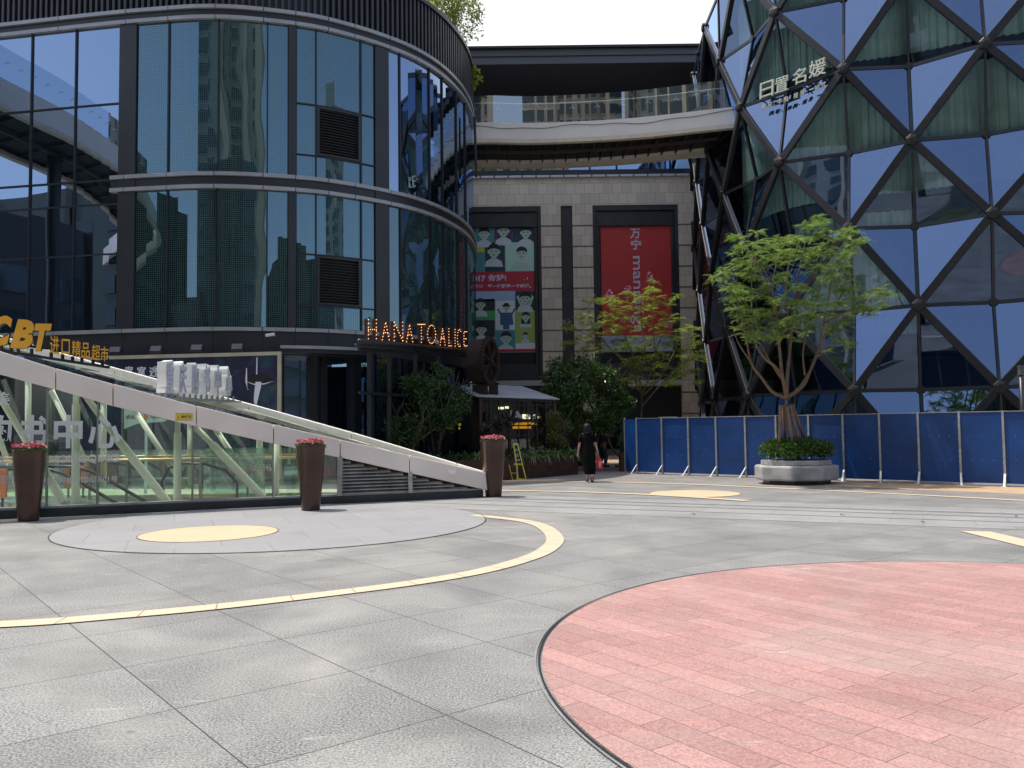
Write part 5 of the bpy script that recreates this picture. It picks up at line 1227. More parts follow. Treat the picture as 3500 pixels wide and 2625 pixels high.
# rust-coloured planting box with grasses
CT = mat('corten', (.07, .028, .018), .8, .1, .35, 5)
cbx = thing('corten_planter', 'long rusty steel planting box curving in front of the terrace', 'planter', (0, 25, 0))
fp_ = [(-4.2, 22.7), (-2.4, 23.3), (-.71, 24.27), (.15, 25.05), (1.05, 26.0), (2.12, 27.4)]
for a, c in zip(fp_[:-1], fp_[1:]):
    a, c = Vector(a), Vector(c); d = (c-a).normalized(); nn = Vector((-d.y, d.x)); b = MB(); b.prism([a+d*.004, c-d*.004, c-d*.004+nn*.04, a+d*.004+nn*.04], 0, .63); b.build('side_panel', CT, cbx)
b = MB(); b.prism([(2.12, 27.4), (2.0, 28.8), (1.95, 28.8), (2.07, 27.42)], 0, .63); b.build('side_panel', CT, cbx)
b = MB(); b.prism([(-4.2, 22.75), (-2.4, 23.35), (-.71, 24.33), (.15, 25.1), (1.03, 26.05), (2.05, 27.4), (1.9, 28.8), (-.6, 28.0), (-2.4, 26.6), (-5, 24.6)], .02, .55); b.build('soil', mat('soil', (.04, .03, .02), .95), cbx)
L_sp = leafmat('spider_leaf', (.09, .18, .04), .3, .4, .35, c2=(.24, .36, .12))
def tuft(name, label, p, n, L, m_, grp, wd=.03, parent=None):
    b = MB(); p = Vector(p)
    for _ in range(n):
        a = random.uniform(0, 6.28); el = random.uniform(.5, 2.4); d = Vector((math.cos(a), math.sin(a), el)).normalized(); s = d.cross(Vector((0, 0, 1))).normalized()*wd/2*random.uniform(.6, 1.2); l_ = L*random.uniform(.6, 1.15); prev = None
        for k in range(6):
            t = k/5; q_ = p+rv(.02)*0+d*l_*t-Vector((0, 0, 1.0*l_*t*t*(1.1-el*.25))); w_ = s*(1-t**2*.95)
            if prev: b.face([prev[0]-prev[1], prev[0]+prev[1], q_+w_, q_-w_])
            prev = (q_, w_)
    o = b.build(name, m_); return tag(o, label, 'plant', grp)
random.seed(11); gi = 'spider plants in the rusty planting box'
tl = [((1632, 1540, 24.6), 'spider plant hanging behind the rightmost flower pot'), ((1700, 1545, 24.9), 'spider plant just right of the rightmost flower pot'), ((1775, 1530, 25.3), 'spider plant above the yellow chalk board'),
      ((1822, 1515, 25.8), 'second spider plant right of the chalk board'), ((1868, 1512, 26.3), 'fullest spider plant in the middle of the row'), ((1905, 1525, 26.7), 'spider plant left of the yellowish shrub foot'), ((1958, 1512, 27.3), 'rightmost spider plant beside the walking woman')]
for (x, y, Yv), lab in tl: p = Yd(x, y, Yv); tuft('spider_plant', lab, (p.x, p.y, .62), 120, .62, L_sp, gi, .035)
for k, (x, Yv, lab) in enumerate(((1500, 24.6, 'dark strappy plant below the small dark tree'), (1570, 25.0, 'dark strappy plant left of the rightmost flower pot'))): p = Yd(x, 1540, Yv); tuft('strappy_plant', lab, (p.x, p.y, .55), 90, .7, L_dk, 'dark strappy plants in shade', .06)
L_cor = leafmat('cordyline_leaf', (.10, .03, .03), .3, .4, .3, c2=(.05, .08, .04))
for k, (x, y, Yv, h, lab) in enumerate(((1700, 1440, 26.0, .5, 'reddish broad-leaved cordyline under the awning, left one'), (1745, 1425, 26.3, .6, 'reddish broad-leaved cordyline under the awning, right one'), (1655, 1470, 25.6, .45, 'broad dark leaves behind the rightmost flower pot'))):
    p = Yd(x, y, Yv); b = MB()
    for _ in range(34):
        a = random.uniform(0, 6.28); d = Vector((math.cos(a), math.sin(a), random.uniform(.2, 1.8))); leaf(b, p-Vector((0, 0, random.uniform(0, .4))), d, h, .11, .3)
    b.tube([(p.x, p.y, .5), p], .02, 5); tag(b.build('cordyline', L_cor), lab, 'plant', 'broad-leaved cordylines')
b = MB(); 
for k in range(9): p = Yd(1560+k*46, 1560, 25+k*.33); ellclump(b, (p.x, p.y, .68), (.4, .35, .16), 140, .09, .045, .5, .3)
tag(b.build('ground_cover', L_dk), kind='stuff')

# ------------------------------------------------------------------ terrace pavilion, wheel, pergola sign
pv = thing('terrace_pavilion', 'dark steel and glass terrace pavilion under a grey fabric awning', 'pavilion', (.2, 28, 0))
fr = [Yd(1590, 1338, 27.2), Yd(1632, 1353, 27.2), Yd(1912, 1363, 28.2)]; bkp = [Yd(1560, 1311, 30), Yd(1785, 1320, 31)]
b = MB(); A_ = [fr[0], fr[1], fr[2], bkp[1], bkp[0]]; b.hexa([p-ZA*.035 for p in A_], A_); b.build('awning', mat('awning_grey', (.36, .37, .39), .8, 0, .1, 1.5), pv)
wood = mat('reddish_timber', (.085, .04, .028), .7, 0, .2, 6)
pp = [fr[1]+Vector((.1, .15, 0)), fr[2]+Vector((-.15, .1, 0))]
b = MB(); N = 8
for k in range(N+1):
    p = pp[0].lerp(pp[1], k/N); b.box((p.x, p.y, p.z/2), (.09 if k in (0, N) else .035, .06, p.z-.04))
b.build('posts', wood, pv)
b = MB()
for z in (2.3, 1.75, 1.3, .8): b.beam((pp[0].x, pp[0].y, z), (pp[1].x, pp[1].y, z), .03, .03)
b.beam(pp[0]-ZA*.06, pp[1]-ZA*.06, .08, .10); b.build('transoms', M_dark, pv)
b = MB(); b.face([(pp[0].x, pp[0].y+.04, 0), (pp[1].x, pp[1].y+.04, 0), (pp[1].x, pp[1].y+.04, 2.5), (pp[0].x, pp[0].y+.04, 2.5)]); b.build('glazing', glass('pavilion_glass', (.55, .6, .58), .08), pv)
yb_ = 33.0; b = MB(); b.box((.3, yb_, 1.6), (5, .1, 3.2)); b.build('back_wall', M_black, pv)
lit = mat('lit_window', (.8, .75, .55), .5, emit=(1, .88, .6), es=1.4); b = MB()
for (x0, y0, x1, y1) in ((1684, 1391, 1699, 1401), (1702, 1391, 1722, 1399), (1726, 1389, 1740, 1397), (1684, 1405, 1698, 1414), (1785, 1416, 1798, 1432), (1801, 1416, 1812, 1432), (1822, 1417, 1830, 1432), (1838, 1420, 1846, 1430)):
    a, c = Yd(x0, y1, yb_-.1), Yd(x1, y0, yb_-.1); b.box(((a.x+c.x)/2, yb_-.12, (a.z+c.z)/2), (c.x-a.x, .03, c.z-a.z))
b.build('lit_window', lit, pv)
b = MB(); a, c = Yd(1748, 1452, 31), Yd(1835, 1444, 31); b.box(((a.x+c.x)/2, 31, (a.z+c.z)/2), (c.x-a.x, .3, .09)); a, c = Yd(1752, 1466, 31), Yd(1815, 1456, 31); b.box(((a.x+c.x)/2, 31, (a.z+c.z)/2), (c.x-a.x, .3, .09))
b.build('counter_light', mat('lit_counter', (.8, .4, .03), .5, emit=(1, .45, .03), es=.5), pv)
b = MB(); b.box((Yd(1780, 1480, 31).x, 31, .5), (1.6, .5, .95)); b.build('counter', wood, pv)
b = MB(); p = Yd(1772, 1420, 26.9); b.hexa([p+Vector((-.12, -.05, -.05)), p+Vector((.16, -.05, -.12)), p+Vector((.16, .15, -.12)), p+Vector((-.12, .15, -.05))], [p+Vector((-.08, -.05, .12)), p+Vector((-.01, -.05, .14)), p+Vector((-.01, .15, .14)), p+Vector((-.08, .15, .12))]); tag(b.build('floodlight', mat('lamp_pale', (.35, .38, .42), .4)), 'pale spotlight head among the cordylines under the awning', 'lamp')

wh = thing('water_wheel', 'rusty toothed water wheel standing above the awning', 'wheel', (-.75, 27.8, 2.9)); hub = Vector((-.72, 27.8, 3.78)); ax = Vector((.94, -.33, 0)).normalized(); e1 = Vector((ax.y, -ax.x, 0)); e2 = ZA
rust = mat('rust', (.035, .018, .013), .85, .1, .4, 4)
def ring(b, r0, r1, a0, a1, n=36, teeth=False):
    for k in range(n):
        t0, t1 = 2*math.pi*k/n, 2*math.pi*(k+1)/n; P = []
        for t, aa in ((t0, a0), (t1, a0), (t1, a1), (t0, a1)): pass
        f = lambda t, r, a: hub+ax*a+(e1*math.cos(t)+e2*math.sin(t))*r
        b.hexa([f(t0, r0, a0), f(t1, r0, a0), f(t1, r1, a0), f(t0, r1, a0)], [f(t0, r0, a1), f(t1, r0, a1), f(t1, r1, a1), f(t0, r1, a1)])
        if teeth and k % 1 == 0: tm = (t0+t1)/2; b.hexa([f(t0+.02, r1, a0), f(tm, r1, a0), f(tm, r1+.05, a0), f(t0+.02, r1+.05, a0)], [f(t0+.02, r1, a1), f(tm, r1, a1), f(tm, r1+.05, a1), f(t0+.02, r1+.05, a1)])
b = MB(); ring(b, .68, .80, -.06, .04, 40, True); b.build('toothed_rim', rust, wh)
b = MB(); ring(b, .70, .76, -.55, -.06, 40); b.build('drum', rust, wh)
b = MB()
for k in range(6):
    t = k*math.pi/3+.3; b.beam(hub, hub+(e1*math.cos(t)+e2*math.sin(t))*.7, .06, .05)
    for s in (-.12, .12): b.tube([hub+(e1*math.cos(t+s)+e2*math.sin(t+s))*.25, hub+(e1*math.cos(t+2*s)+e2*math.sin(t+2*s))*.5, hub+(e1*math.cos(t+s)+e2*math.sin(t+s))*.68], .015, 5)
b.tube([hub-ax*.5, hub+ax*.1], .09, 12); b.build('spokes', rust, wh)
b = MB(); b.box((hub.x-.35, hub.y+.15, 1.5), (.5, .5, 3.0)); b.box((hub.x+.1, hub.y+.25, 1.5), (.3, .4, 3.0)); b.build('wheel_stand', mat('dark_rust', (.03, .016, .012), .85), wh)

A1_, A2_ = Vector((-3.9, 22.9, 0)), Vector((-1.7, 28.6, 0))
def hp(x, y, off=0): return Lp(x, y, A1_+nh*off, A2_+nh*off)
dh = (A2_-A1_).normalized(); nh = Vector((dh.y, -dh.x, 0))
pg = thing('pergola', 'dark timber pergola frame along the shop front carrying the bulb letters', 'pergola', (-3, 25.5, 0))
b = MB(); b.tube([hp(1225, 1166), hp(1612, 1199)], .06, 8); b.tube([hp(1225, 1180)-nh*.1, hp(1612, 1212)-nh*.1], .045, 8); b.build('pipe', M_dark, pg, smooth=True)
b = MB(); 
for x in (1262, 1330, 1420, 1500, 1600): p = hp(x, 1185, -.15); b.beam((p.x, p.y, 0), p, .12, .12, (0, 1, 0))
b.build('post', M_dark, pg)
b = MB(); p0, p1 = hp(1228, 1187, -.12), hp(1612, 1216, -.12); b.beam(p0, p1, .10, .16); b.beam((p0.x, p0.y, 2.55), (p1.x, p1.y, 2.55), .08, .08); b.build('beam', M_dark, pg)
b = MB(); p0, p1 = hp(1262, 1250, -.4), hp(1600, 1250, -.4); b.face([(p0.x, p0.y, 0), (p1.x, p1.y, 0), (p1.x, p1.y, 3.7), (p0.x, p0.y, 3.7)]); b.build('screen_glass', MT['clear_dark_glass'], pg)
MB().ball(hp(1494, 1170, .1), .07).build('lamp', M_conc, pg)
hs_g = thing('bulb_letter_sign', 'row of rusty marquee letters lit by small orange bulbs', 'sign', (-2.9, 25.5, 4.1))
Zh = 520/2212
LET = {'H': [[(0, 0), (0, 1)], [(1, 0), (1, 1)], [(0, .48), (1, .48)]], 'A': [[(0, 0), (.5, 1), (1, 0)], [(.22, .4), (.78, .4)]], 'N': [[(0, 0), (0, 1)], [(0, 1), (1, 0)], [(1, 0), (1, 1)]],
       'T': [[(0, 1), (1, 1)], [(.5, 0), (.5, 1)]], 'O': [[(.5+.5*math.cos(a*math.pi/8), .5+.5*math.sin(a*math.pi/8)) for a in range(17)]], 'L': [[(0, 1), (0, 0), (1, 0)]], 'I': [[(.5, 0), (.5, 1)]],
       'C': [[(.5+.5*math.cos(R(a)), .5+.5*math.sin(R(a))) for a in range(50, 320, 27)]], 'E': [[(1, 1), (0, 1), (0, 0), (1, 0)], [(0, .5), (.8, .5)]]}
M_mar = mat('marquee_rust', (.07, .018, .010), .8); M_bulb = mat('bulb', (1, .6, .3), .5, emit=(1, .42, .14), es=1.5)
for t, x0, x1, yt, yb in (('H', 66, 182, 140, 415), ('A', 268, 368, 172, 432), ('N', 442, 566, 178, 445), ('A', 622, 712, 208, 460), ('T', 788, 888, 208, 468), ('O', 926, 1045, 218, 488), ('A', 1112, 1182, 265, 508), ('L', 1238, 1275, 270, 520), ('I', 1322, 1334, 282, 525), ('C', 1362, 1420, 280, 535), ('E', 1458, 1500, 315, 520)):
    f = lambda u, v: hp(1240+(x0+(x1-x0)*u)*Zh, 1060+(yb+(yt-yb)*v)*Zh)
    b = MB(); bb = MB(); 
    for st in LET[t]:
        P = [f(*q_) for q_ in st]; acc = 0
        for a, c in zip(P[:-1], P[1:]):
            e = (c-a).normalized()*.03; b.beam(a-e-nh*.04, c+e-nh*.04, .055, .085, nh)
        n_ = max(2, int(round(sum((c-a).length for a, c in zip(P[:-1], P[1:]))/.10))); tot = sum((c-a).length for a, c in zip(P[:-1], P[1:]))
        for k in range(n_+1):
            s = tot*k/n_
            for a, c in zip(P[:-1], P[1:]):
                l_ = (c-a).length
                if s <= l_+1e-6: bb.ball(a.lerp(c, s/l_)+nh*.035, .014, 6, 4); break
                s -= l_
    o = b.build('letter', M_mar, hs_g); bb.build('bulbs', M_bulb, o)

# ------------------------------------------------------------------ blue hoarding, lamp post, chalk board
hd = thing('hoarding', 'blue steel site hoarding with galvanised posts across the plaza', 'fence', (8, 23.5, 0))
H0, H1 = Vector((4.05, 27.24, 0)), Vector((11.78, 20.05, 0)); hv = (H1-H0)/11; hd_ = hv.normalized(); hn = Vector((hd_.y, -hd_.x, 0))
if hn.y > 0: hn = -hn
M_bl = mat('hoarding_blue', (.003, .042, .175), .45, 0, .3, 1.3, .15, 3)
M_bolt = mat('bolt', (.5, .5, .5), .4, .5)
for k in range(-0, 16):
    a, c = H0+hv*k, H0+hv*(k+1); b = MB(); tl_ = random.uniform(-.02, .02)
    b.hexa([a+hd_*.02+ZA*.07, c-hd_*.02+ZA*.07, c-hd_*.02-hn*.02+ZA*.07, a+hd_*.02-hn*.02+ZA*.07], [a+hd_*.02+ZA*(1.79)+hn*tl_, c-hd_*.02+ZA*1.79+hn*tl_, c-hd_*.02-hn*.02+ZA*1.79, a+hd_*.02-hn*.02+ZA*1.79]); pn = b.build('panel', M_bl, hd)
    b = MB(); b.beam(a+ZA*1.80, c+ZA*1.80, .05, .02)
    b.build('top_rail', M_galv, hd)
    b = MB()
    for zz in (.62, 1.2):
        for u_ in (.25, .5, .75): p = a.lerp(c, u_)+ZA*zz; b.ball(p+hn*.004, .009, 5, 3)
    for zz in [.15+.14*j for j in range(12)]:
        b.ball(a+hd_*.05+ZA*zz+hn*.003, .007, 5, 3); b.ball(c-hd_*.05+ZA*zz+hn*.003, .007, 5, 3)
    b.build('bolts', M_bolt, pn)
for k in range(0, 17):
    a = H0+hv*k; b = MB(); b.box((a.x, a.y, .91), (.05, .06, 1.82), math.atan2(hd_.y, hd_.x)); po = b.build('post', M_galv, hd)
    b = MB(); sgn = -1 if k < 6 else (.15 if k % 2 else .5)
    f_ = a+hn*.22+hd_*(.10*sgn)+ZA*.01; b.beam(a+hn*.035+ZA*.30, f_, .045, .022); b.beam(f_-hd_*.08, f_+hd_*.06+hn*.02, .05, .012); b.build('brace', mat('brace_white', (.75, .75, .74), .5), po)
b = MB(); rt_ = H0+Vector((-.28, .85, 0)); b.beam(H0+ZA*.93, rt_+ZA*.93, .02, 1.70, (0, 0, 1)); b.build('return_panel', M_bl, hd)
b = MB(); b.box((rt_.x, rt_.y, .92), (.05, .05, 1.84)); b.build('post', M_galv, hd)
b = MB(); a = Yd(2282, 1432, 30); b.box((a.x, 30, a.z), (.64, .3, .16)); tag(b.build('cabinet', mat('cabinet_beige', (.45, .42, .36), .6)), 'beige box top showing above the hoarding before the passage', 'cabinet')
tag(MB().box((a.x, 30, (a.z-.085)/2), (.56, .26, a.z-.085)).build('cabinet_stand', M_dark), 'dark stand under the beige box behind the hoarding', 'stand')
lp = thing('lamp_post', 'short dark lamp post with slotted top behind the right end of hoarding', 'lamp post', Yd(3488, 1450, 21.3)); p = Yd(3488, 1250, 21.3)
MB().lathe([(.055, 0), (.055, p.z-.22)], (p.x, p.y, 0), 16).build('pole', M_dark2, lp, smooth=True); b = MB()
for k in range(10): a = k*.628; b.box((p.x+.06*math.cos(a), p.y+.06*math.sin(a), p.z-.12), (.018, .018, .2), a)
b.lathe([(.075, -.02), (.075, 0)], (p.x, p.y, p.z), 16); b.lathe([(.07, -.24), (.07, -.22)], (p.x, p.y, p.z), 16); b.build('lamp_head', mat('lamp_slots', (.16, .16, .17), .5, .3), lp)
MB().lathe([(.04, -.2), (.04, -.03)], (p.x, p.y, p.z), 12).build('lamp_core', M_conc, lp)
# yellow folding chalk board
ab = thing('chalk_board', 'yellow folding chalk board with white chalk writing beside the flower pot', 'chalk board', G(1765, 1642)); 
def ap(x, y, Yv=23.55): return Yd(1550+x*.31646, 1200+y*.31646, Yv)
Yl = mat('yellow_wood', (.50, .46, .05), .6, 0, .15)
b = MB(); b.beam(ap(650, 1000), ap(700, 1390, 23.45), .03, .025, (0, 1, 0)); b.beam(ap(692, 1000), ap(785, 1392, 23.45), .03, .025, (0, 1, 0)); b.beam(ap(648, 1004), ap(694, 1004), .03, .05); b.beam(ap(650, 1222), ap(740, 1222), .03, .04); b.beam(ap(680, 1378, 23.45), ap(782, 1386, 23.45), .025, .03); b.build('front_frame', Yl, ab)
b = MB(); b.beam(ap(690, 1230, 23.6), ap(685, 1380, 23.9), .025, .025, (0, 1, 0)); b.beam(ap(600, 1230, 23.6), ap(640, 1395, 23.7), .025, .025, (0, 1, 0)); b.beam(ap(620, 1320, 23.65), ap(690, 1315, 23.8), .02, .02); b.build('rear_leg', Yl, ab)
b = MB(); b.hexa([ap(652, 1212), ap(740, 1212), ap(740, 1212, 23.57), ap(652, 1212, 23.57)], [ap(652, 1022), ap(695, 1022), ap(695, 1022, 23.57), ap(652, 1022, 23.57)]); b.build('slate', mat('slate', (.012, .016, .022), .7), ab)
b = MB(); 
for t, x, y, w_, h_ in (('半', 662, 1085, 34, 30), ('价', 668, 1150, 40, 44), ('99', 672, 1190, 44, 22)): p = ap(x, y, 23.53); put_text(b, t, p, (1, 0, 0), (0, 0, 1), .1, 0, 0, width=w_*.31646*23.5/2850, height=h_*.31646*23.5/2850)
b.build('chalk_writing', mat('chalk', (.6, .6, .58), .9), ab)

# ------------------------------------------------------------------ people
def skin(name, chains, parent, m, root=0, sub=2, loc=(0, 0, 0)):
    """chains: lists of (x,y,z,radius); points at the same place are one joint. Grown with a Skin modifier and baked."""
    vs, rs, es, ix = [], [], [], {}
    for ch in chains:
        pv_ = None
        for x, y, z, r in ch:
            k = (round(x, 4), round(y, 4), round(z, 4))
            if k not in ix: ix[k] = len(vs); vs.append((x, y, z)); rs.append(r)
            i = ix[k]
            if pv_ is not None and pv_ != i: es.append((pv_, i))
            pv_ = i
    me = bpy.data.meshes.new(name); me.from_pydata(vs, es, []); o = bpy.data.objects.new(name, me); COL.objects.link(o)
    sm = o.modifiers.new('skin', 'SKIN'); sm.use_smooth_shade = True; sm.branch_smoothing = .4
    for i, r in enumerate(rs):
        rr = r if hasattr(r, '__len__') else (r, r)
        me.skin_vertices[0].data[i].radius = rr; me.skin_vertices[0].data[i].use_root = (i == root)
    sb = o.modifiers.new('sub', 'SUBSURF'); sb.levels = sub; sb.render_levels = sub
    bpy.context.view_layer.update()
    m2 = bpy.data.meshes.new_from_object(o.evaluated_get(bpy.context.evaluated_depsgraph_get())); bpy.data.objects.remove(o)
    m2.materials.clear(); m2.materials.append(m); m2.polygons.foreach_set('use_smooth', [True]*len(m2.polygons))
    n = bpy.data.objects.new(name, m2); COL.objects.link(n); n.parent = parent; n.location = loc; return n
def hand(w_, d, side, curl=.5):
    """palm and five fingers from the wrist w_ along d; side = direction of the thumb"""
    w_ = Vector(w_); d = Vector(d).normalized(); s = Vector(side); s = (s-d*s.dot(d)).normalized(); n_ = d.cross(s)
    out = [[(*w_, .022), (*(w_+d*.045), (.030)), (*(w_+d*.085), .026)]]
    for k, (o, L) in enumerate(((.030, .068), (.011, .078), (-.009, .072), (-.028, .056))):
        p0 = w_+d*.085+s*o; p1 = p0+d*L*.5+n_*curl*.012; p2 = p0+d*L*.9+n_*curl*.035
        out.append([(*(w_+d*.085), .026), (*p0, .0095), (*p1, .0085), (*p2, .007)])
    out.append([(*(w_+d*.045), .030), (*(w_+d*.055+s*.035), .011), (*(w_+d*.095+s*.05), .0085)])
    return out
M_skin = mat('skin', (.50, .27, .19), .5, 0, .06, 8); M_skin2 = mat('tanned_skin', (.22, .11, .07), .5); M_hair = mat('black_hair', (.004, .0035, .0035), .6, spec=.3)
M_dress = mat('black_dress', (.003, .003, .0035), .9, 0, .3, 6, spec=.15)
wp = G(2010, 1648); wm = thing('person', 'woman in a long black dress walking away with a red bag', 'person', (wp.x, wp.y, .009))
torso = [(0, 0, .92, .11), (0, .0, 1.04, .10), (0, .0, 1.20, .115), (0, .0, 1.31, .075), (0, .01, 1.375, .045), (0, .015, 1.43, .06), (0, .02, 1.51, .088), (0, .015, 1.575, .055)]
laL = [(0, 0, 1.31, .075), (-.12, 0, 1.315, .055), (-.19, .0, 1.27, .048), (-.235, -.01, 1.00, .036), (-.262, .03, .83, .024)]
laR = [(0, 0, 1.31, .075), (.12, 0, 1.315, .055), (.19, .0, 1.27, .048), (.235, -.02, 1.02, .036), (.285, .03, .82, .024)]
leL = [(0, 0, .92, .11), (-.08, 0, .86, .09), (-.04, .06, .47, .055), (-.015, .06, .10, .030), (-.012, .05, .045, .028), (-.02, .17, .025, .026), (-.02, .23, .018, .016)]
leR = [(0, 0, .92, .11), (.08, 0, .86, .09), (.10, -.02, .48, .055), (.10, -.22, .17, .032), (.10, -.25, .12, .028), (.10, -.17, .045, .024), (.10, -.12, .025, .016)]
skin('body', [torso, laL, laR, leL, leR]+hand((-.262, .03, .83), (-.03, .12, -1), (.6, .6, 0), .8)+hand((.285, .03, .82), (.02, .1, -1), (-.2, .9, 0), 1.6), wm, M_skin)
def cloth(name, rings, parent, m, n=28, fold=0., open_=True):
    b = MB()
    for k, (cx, cy, z, rx, ry) in enumerate(rings):
        for j in range(n):
            t = 2*math.pi*j/n; f_ = 1+fold*k/len(rings)*math.sin(j*2.2+k*.25); b.v.append((cx+rx*f_*math.cos(t), cy+ry*f_*math.sin(t), z))
    for k in range(len(rings)-1):
        for j in range(n): b.f.append([k*n+j, k*n+(j+1) % n, (k+1)*n+(j+1) % n, (k+1)*n+j]); b.uv.append(None); b.mi.append(0)
    return b.build(name, m, parent, smooth=True, world=False)
cloth('dress', [(0, .01, 1.365, .062, .06), (0, .01, 1.345, .14, .085), (0, 0, 1.30, .195, .115), (0, 0, 1.20, .175, .125), (0, 0, 1.06, .165, .125), (.0, 0, .92, .185, .145), (.01, -.01, .75, .205, .165), (.025, -.02, .55, .19, .17), (.045, -.03, .38, .16, .18), (.055, -.05, .25, .145, .19), (.058, -.05, .22, .14, .18)], wm, M_dress, fold=.10)
for s in (-1, 1): cloth('sleeve', [(s*.13, 0, 1.345, .05, .065), (s*.19, 0, 1.29, .062, .072), (s*.212, -.005, 1.18, .062, .066), (s*.222, -.01, 1.11, .062, .064)], wm, M_dress, n=16)
b = MB(); b.tube([(.065*math.cos(t*.5236), .01+.062*math.sin(t*.5236), 1.372) for t in range(13)], .008, 6); b.build('collar', mat('collar_white', (.6, .56, .52), .7), wm, smooth=True, world=False)
b = MB(); b.lathe([(.02, 1.635), (.07, 1.622), (.105, 1.58), (.118, 1.52), (.122, 1.45), (.128, 1.39), (.118, 1.372), (.05, 1.385)], (0, -.005, 0), 28); 
for i_, v in enumerate(b.v): a_n = math.atan2(v[1]+.005, v[0]); k = 1-.34*max(0, math.sin(a_n))*(1 if v[2] < 1.57 else .2); b.v[i_] = (v[0]*(1+.02*math.sin(a_n*9)), v[1]*k, v[2])
b.build('hair', M_hair, wm, smooth=True, world=False)
b = MB(); 
for k in (-1, 1): b.ball((k*.035, .105, 1.50), (.014, .008, .009)); 
b.build('eyes', M_black, wm, world=False); b = MB(); b.ball((0, .118, 1.475), (.014, .018, .02)); b.ball((0, .104, 1.435), (.026, .010, .009)); b.build('nose_and_mouth', M_skin, wm, smooth=True, world=False)
for (x, y, z, tx) in ((-.017, .12, .012, 0), (.10, -.20, .07, 55)):
    b = MB(); M3 = Matrix.Translation((x, y, z)) @ Matrix.Rotation(R(-tx), 4, 'X')
    b.box((0, 0, 0), (.085, .24, .022), 0, M3); b.box((0, -.10, -.0), (.06, .05, .045), 0, M3); b.tube([M3 @ Vector((-.04, -.09, .02)), M3 @ Vector((0, -.12, .10)), M3 @ Vector((.04, -.09, .02))], .009, 5); b.build('sandal', mat('sandal_brown', (.10, .055, .035), .6), wm, world=False, bevel=.006)
bag = thing('shopping_bag', 'bright red shopping bag carried by the woman in black', 'bag', (wp.x+.30, wp.y+.02, .34)); b = MB(); c0 = Vector((wp.x+.315, wp.y+.04, .0))
def bq(z, tx, k=1): return [c0+Vector((x*k+tx, y, z)) for x, y in ((-.085, -.05), (.085, -.05), (.085, .05), (-.085, .05))]
b.hexa(bq(.36, .025), bq(.66, -.005, .88)); b.build('sack', mat('bag_red', (.62, .015, .025), .4, 0, .25, 9, .5, 12), bag, bevel=.008)
b = MB(); 
for y in (-.04, .04): b.tube([c0+Vector((-.05, y, .655)), c0+Vector((-.035, y*.6, .72)), c0+Vector((-.02, 0, .745)), c0+Vector((.0, y*.6, .72)), c0+Vector((.04, y, .655))], .007, 5)
b.build('handles', mat('bag_handle', (.03, .10, .07), .5), bag)
b = MB(); b.box((c0.x+.02, c0.y-.052, .50), (.05, .004, .16)); b.box((c0.x+.06, c0.y-.052, .55), (.016, .004, .06)); b.build('pale_print', mat('print_pale', (.7, .35, .35), .6), bag)

sp_ = G(2069, 1597); K = 1.0
sm_ = thing('person', 'stooping street cleaner in dark shirt and grey trousers sweeping in the passage', 'person', (sp_.x, sp_.y, .01))
P1 = [(-.08, 0, .80, .13), (-.04, .0, .95, .13), (.03, 0, 1.12, .15), (.13, 0, 1.20, .10), (.19, -.02, 1.23, .055), (.235, -.02, 1.28, .085), (.26, -.02, 1.345, .07)]
aR = [(.03, 0, 1.12, .15), (.10, -.17, 1.13, .06), (.16, -.18, .90, .045), (.27, -.14, .70, .03)]
aL = [(.03, 0, 1.12, .15), (.10, .17, 1.12, .06), (.20, .18, .88, .045), (.30, .06, .66, .03)]
lA = [(-.08, 0, .80, .13), (-.06, -.10, .74, .10), (.02, -.12, .42, .07), (-.01, -.12, .08, .045), (.12, -.12, .035, .04)]
lB = [(-.08, 0, .80, .13), (-.12, .10, .74, .10), (-.10, .12, .42, .07), (-.18, .12, .08, .045), (-.05, .12, .035, .04)]
skin('body', [P1, aR, aL, lA, lB]+hand((.27, -.14, .70), (.7, .1, -1), (.3, .9, .3), 1.5)+hand((.30, .06, .66), (.7, -.1, -1), (.3, -.9, .3), 1.5), sm_, M_skin2)
Msh = mat('work_shirt', (.022, .028, .038), .8, 0, .2, 6); Mtr = mat('work_trousers', (.035, .042, .055), .85, 0, .2, 6)
skin('shirt', [[(-.09, 0, .84, .15), (-.04, 0, .96, .152), (.03, 0, 1.11, .17), (.11, 0, 1.19, .125)], [(.03, 0, 1.11, .17), (.09, -.16, 1.13, .082), (.13, -.18, 1.0, .07)], [(.03, 0, 1.11, .17), (.09, .16, 1.12, .082), (.15, .18, .99, .07)]], sm_, Msh)
skin('trousers', [[(-.08, 0, .86, .145), (-.08, 0, .78, .15), (-.06, -.10, .70, .115), (.02, -.12, .42, .088), (-.01, -.12, .12, .072)], [(-.08, 0, .78, .15), (-.12, .10, .70, .115), (-.10, .12, .42, .088), (-.18, .12, .12, .072)]], sm_, Mtr)
b = MB()
for x, y in ((.04, -.12), (-.13, .12)): b.ball((x, y, .045), (.13, .05, .045), 12, 8)
b.build('shoes', M_black, sm_, smooth=True, world=False)
b = MB(); b.ball((.245, -.015, 1.33), (.095, .09, .075), 14, 10); b.build('hair', M_hair, sm_, smooth=True, world=False)
b = MB(); b.ball((.32, -.05, 1.285), (.008, .012, .008)); b.ball((.32, .015, 1.285), (.008, .012, .008)); b.build('eyes', M_black, sm_, world=False)
b = MB(); b.ball((.335, -.02, 1.26), (.02, .012, .016)); b.build('nose', M_skin2, sm_, smooth=True, world=False)
b = MB(); b.ball((-.02, -.03, 1.245), (.10, .13, .035), 12, 8); b.build('towel', mat('towel', (.55, .55, .52), .9), sm_, smooth=True, world=False)
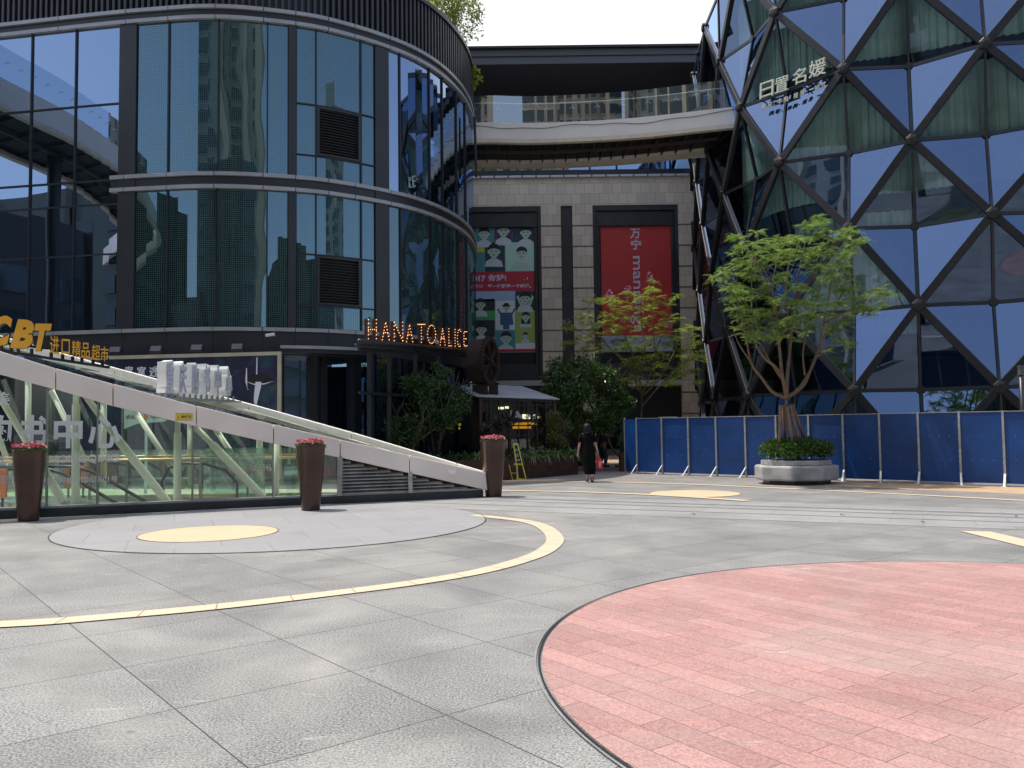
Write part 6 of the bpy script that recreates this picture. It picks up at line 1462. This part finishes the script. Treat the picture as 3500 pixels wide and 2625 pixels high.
br_ = thing('broom', 'long-handled broom pushed by the stooping cleaner', 'broom', (sp_.x+.8, sp_.y-.15, .02)); s0 = Vector((sp_.x, sp_.y, .01))
b = MB(); b.tube([s0+Vector((.20, -.12, .84)), s0+Vector((.31, -.10, .63)), s0+Vector((.74, -.15, .10))], .016, 8); b.build('handle', wood, br_)
b = MB(); q0 = s0+Vector((.74, -.15, .12)); b.hexa([q0+Vector((-.05, -.18, -.12)), q0+Vector((.12, -.18, -.12)), q0+Vector((.12, .18, -.12)), q0+Vector((-.05, .18, -.12))], [q0+Vector((-.03, -.05, .02)), q0+Vector((.02, -.05, .03)), q0+Vector((.02, .05, .03)), q0+Vector((-.03, .05, .02))]); b.build('bristles', mat('bristle', (.14, .08, .04), .9, 0, .3, 20), br_)
dp = thing('dustpan', 'long-handled dustpan standing open before the cleaner, beside the hoarding', 'dustpan', (sp_.x+.5, sp_.y-.3, .02))
b = MB(); b.tube([s0+Vector((.86, -.35, .80)), s0+Vector((.62, -.32, .16))], .012, 6); b.build('handle', wood, dp)
b = MB(); q0 = s0+Vector((.50, -.32, .0)); b.box(q0+Vector((0, 0, .01)), (.30, .28, .012)); b.box(q0+Vector((.15, 0, .07)), (.012, .28, .13)); b.box(q0+Vector((0, .14, .05)), (.30, .012, .09)); b.box(q0+Vector((0, -.14, .05)), (.30, .012, .09)); b.build('pan', mat('pan_tin', (.16, .11, .09), .6, .2), dp)
# dry leaves on the paving
lf_label = ['fallen dry leaf on the pale band right of the centre', 'fallen dry leaf lying farther right on the pale band', 'small dark leaf on the pale band beyond the red circle', 'dry leaf at the right end of the pale band']
for k, (x, y) in enumerate(((2877, 1763), (2371, 1761), (3475, 1768), (3155, 1788))):
    p = G(x, y); b = MB(); b.face([p+Vector((-.04, 0, .018)), p+Vector((0, -.02, .026)), p+Vector((.045, .01, .016)), p+Vector((.0, .025, .034))]); tag(b.build('fallen_leaf', mat('dry_leaf', (.12, .06, .03), .8)), lf_label[k], 'leaf', 'fallen leaves on the paving')
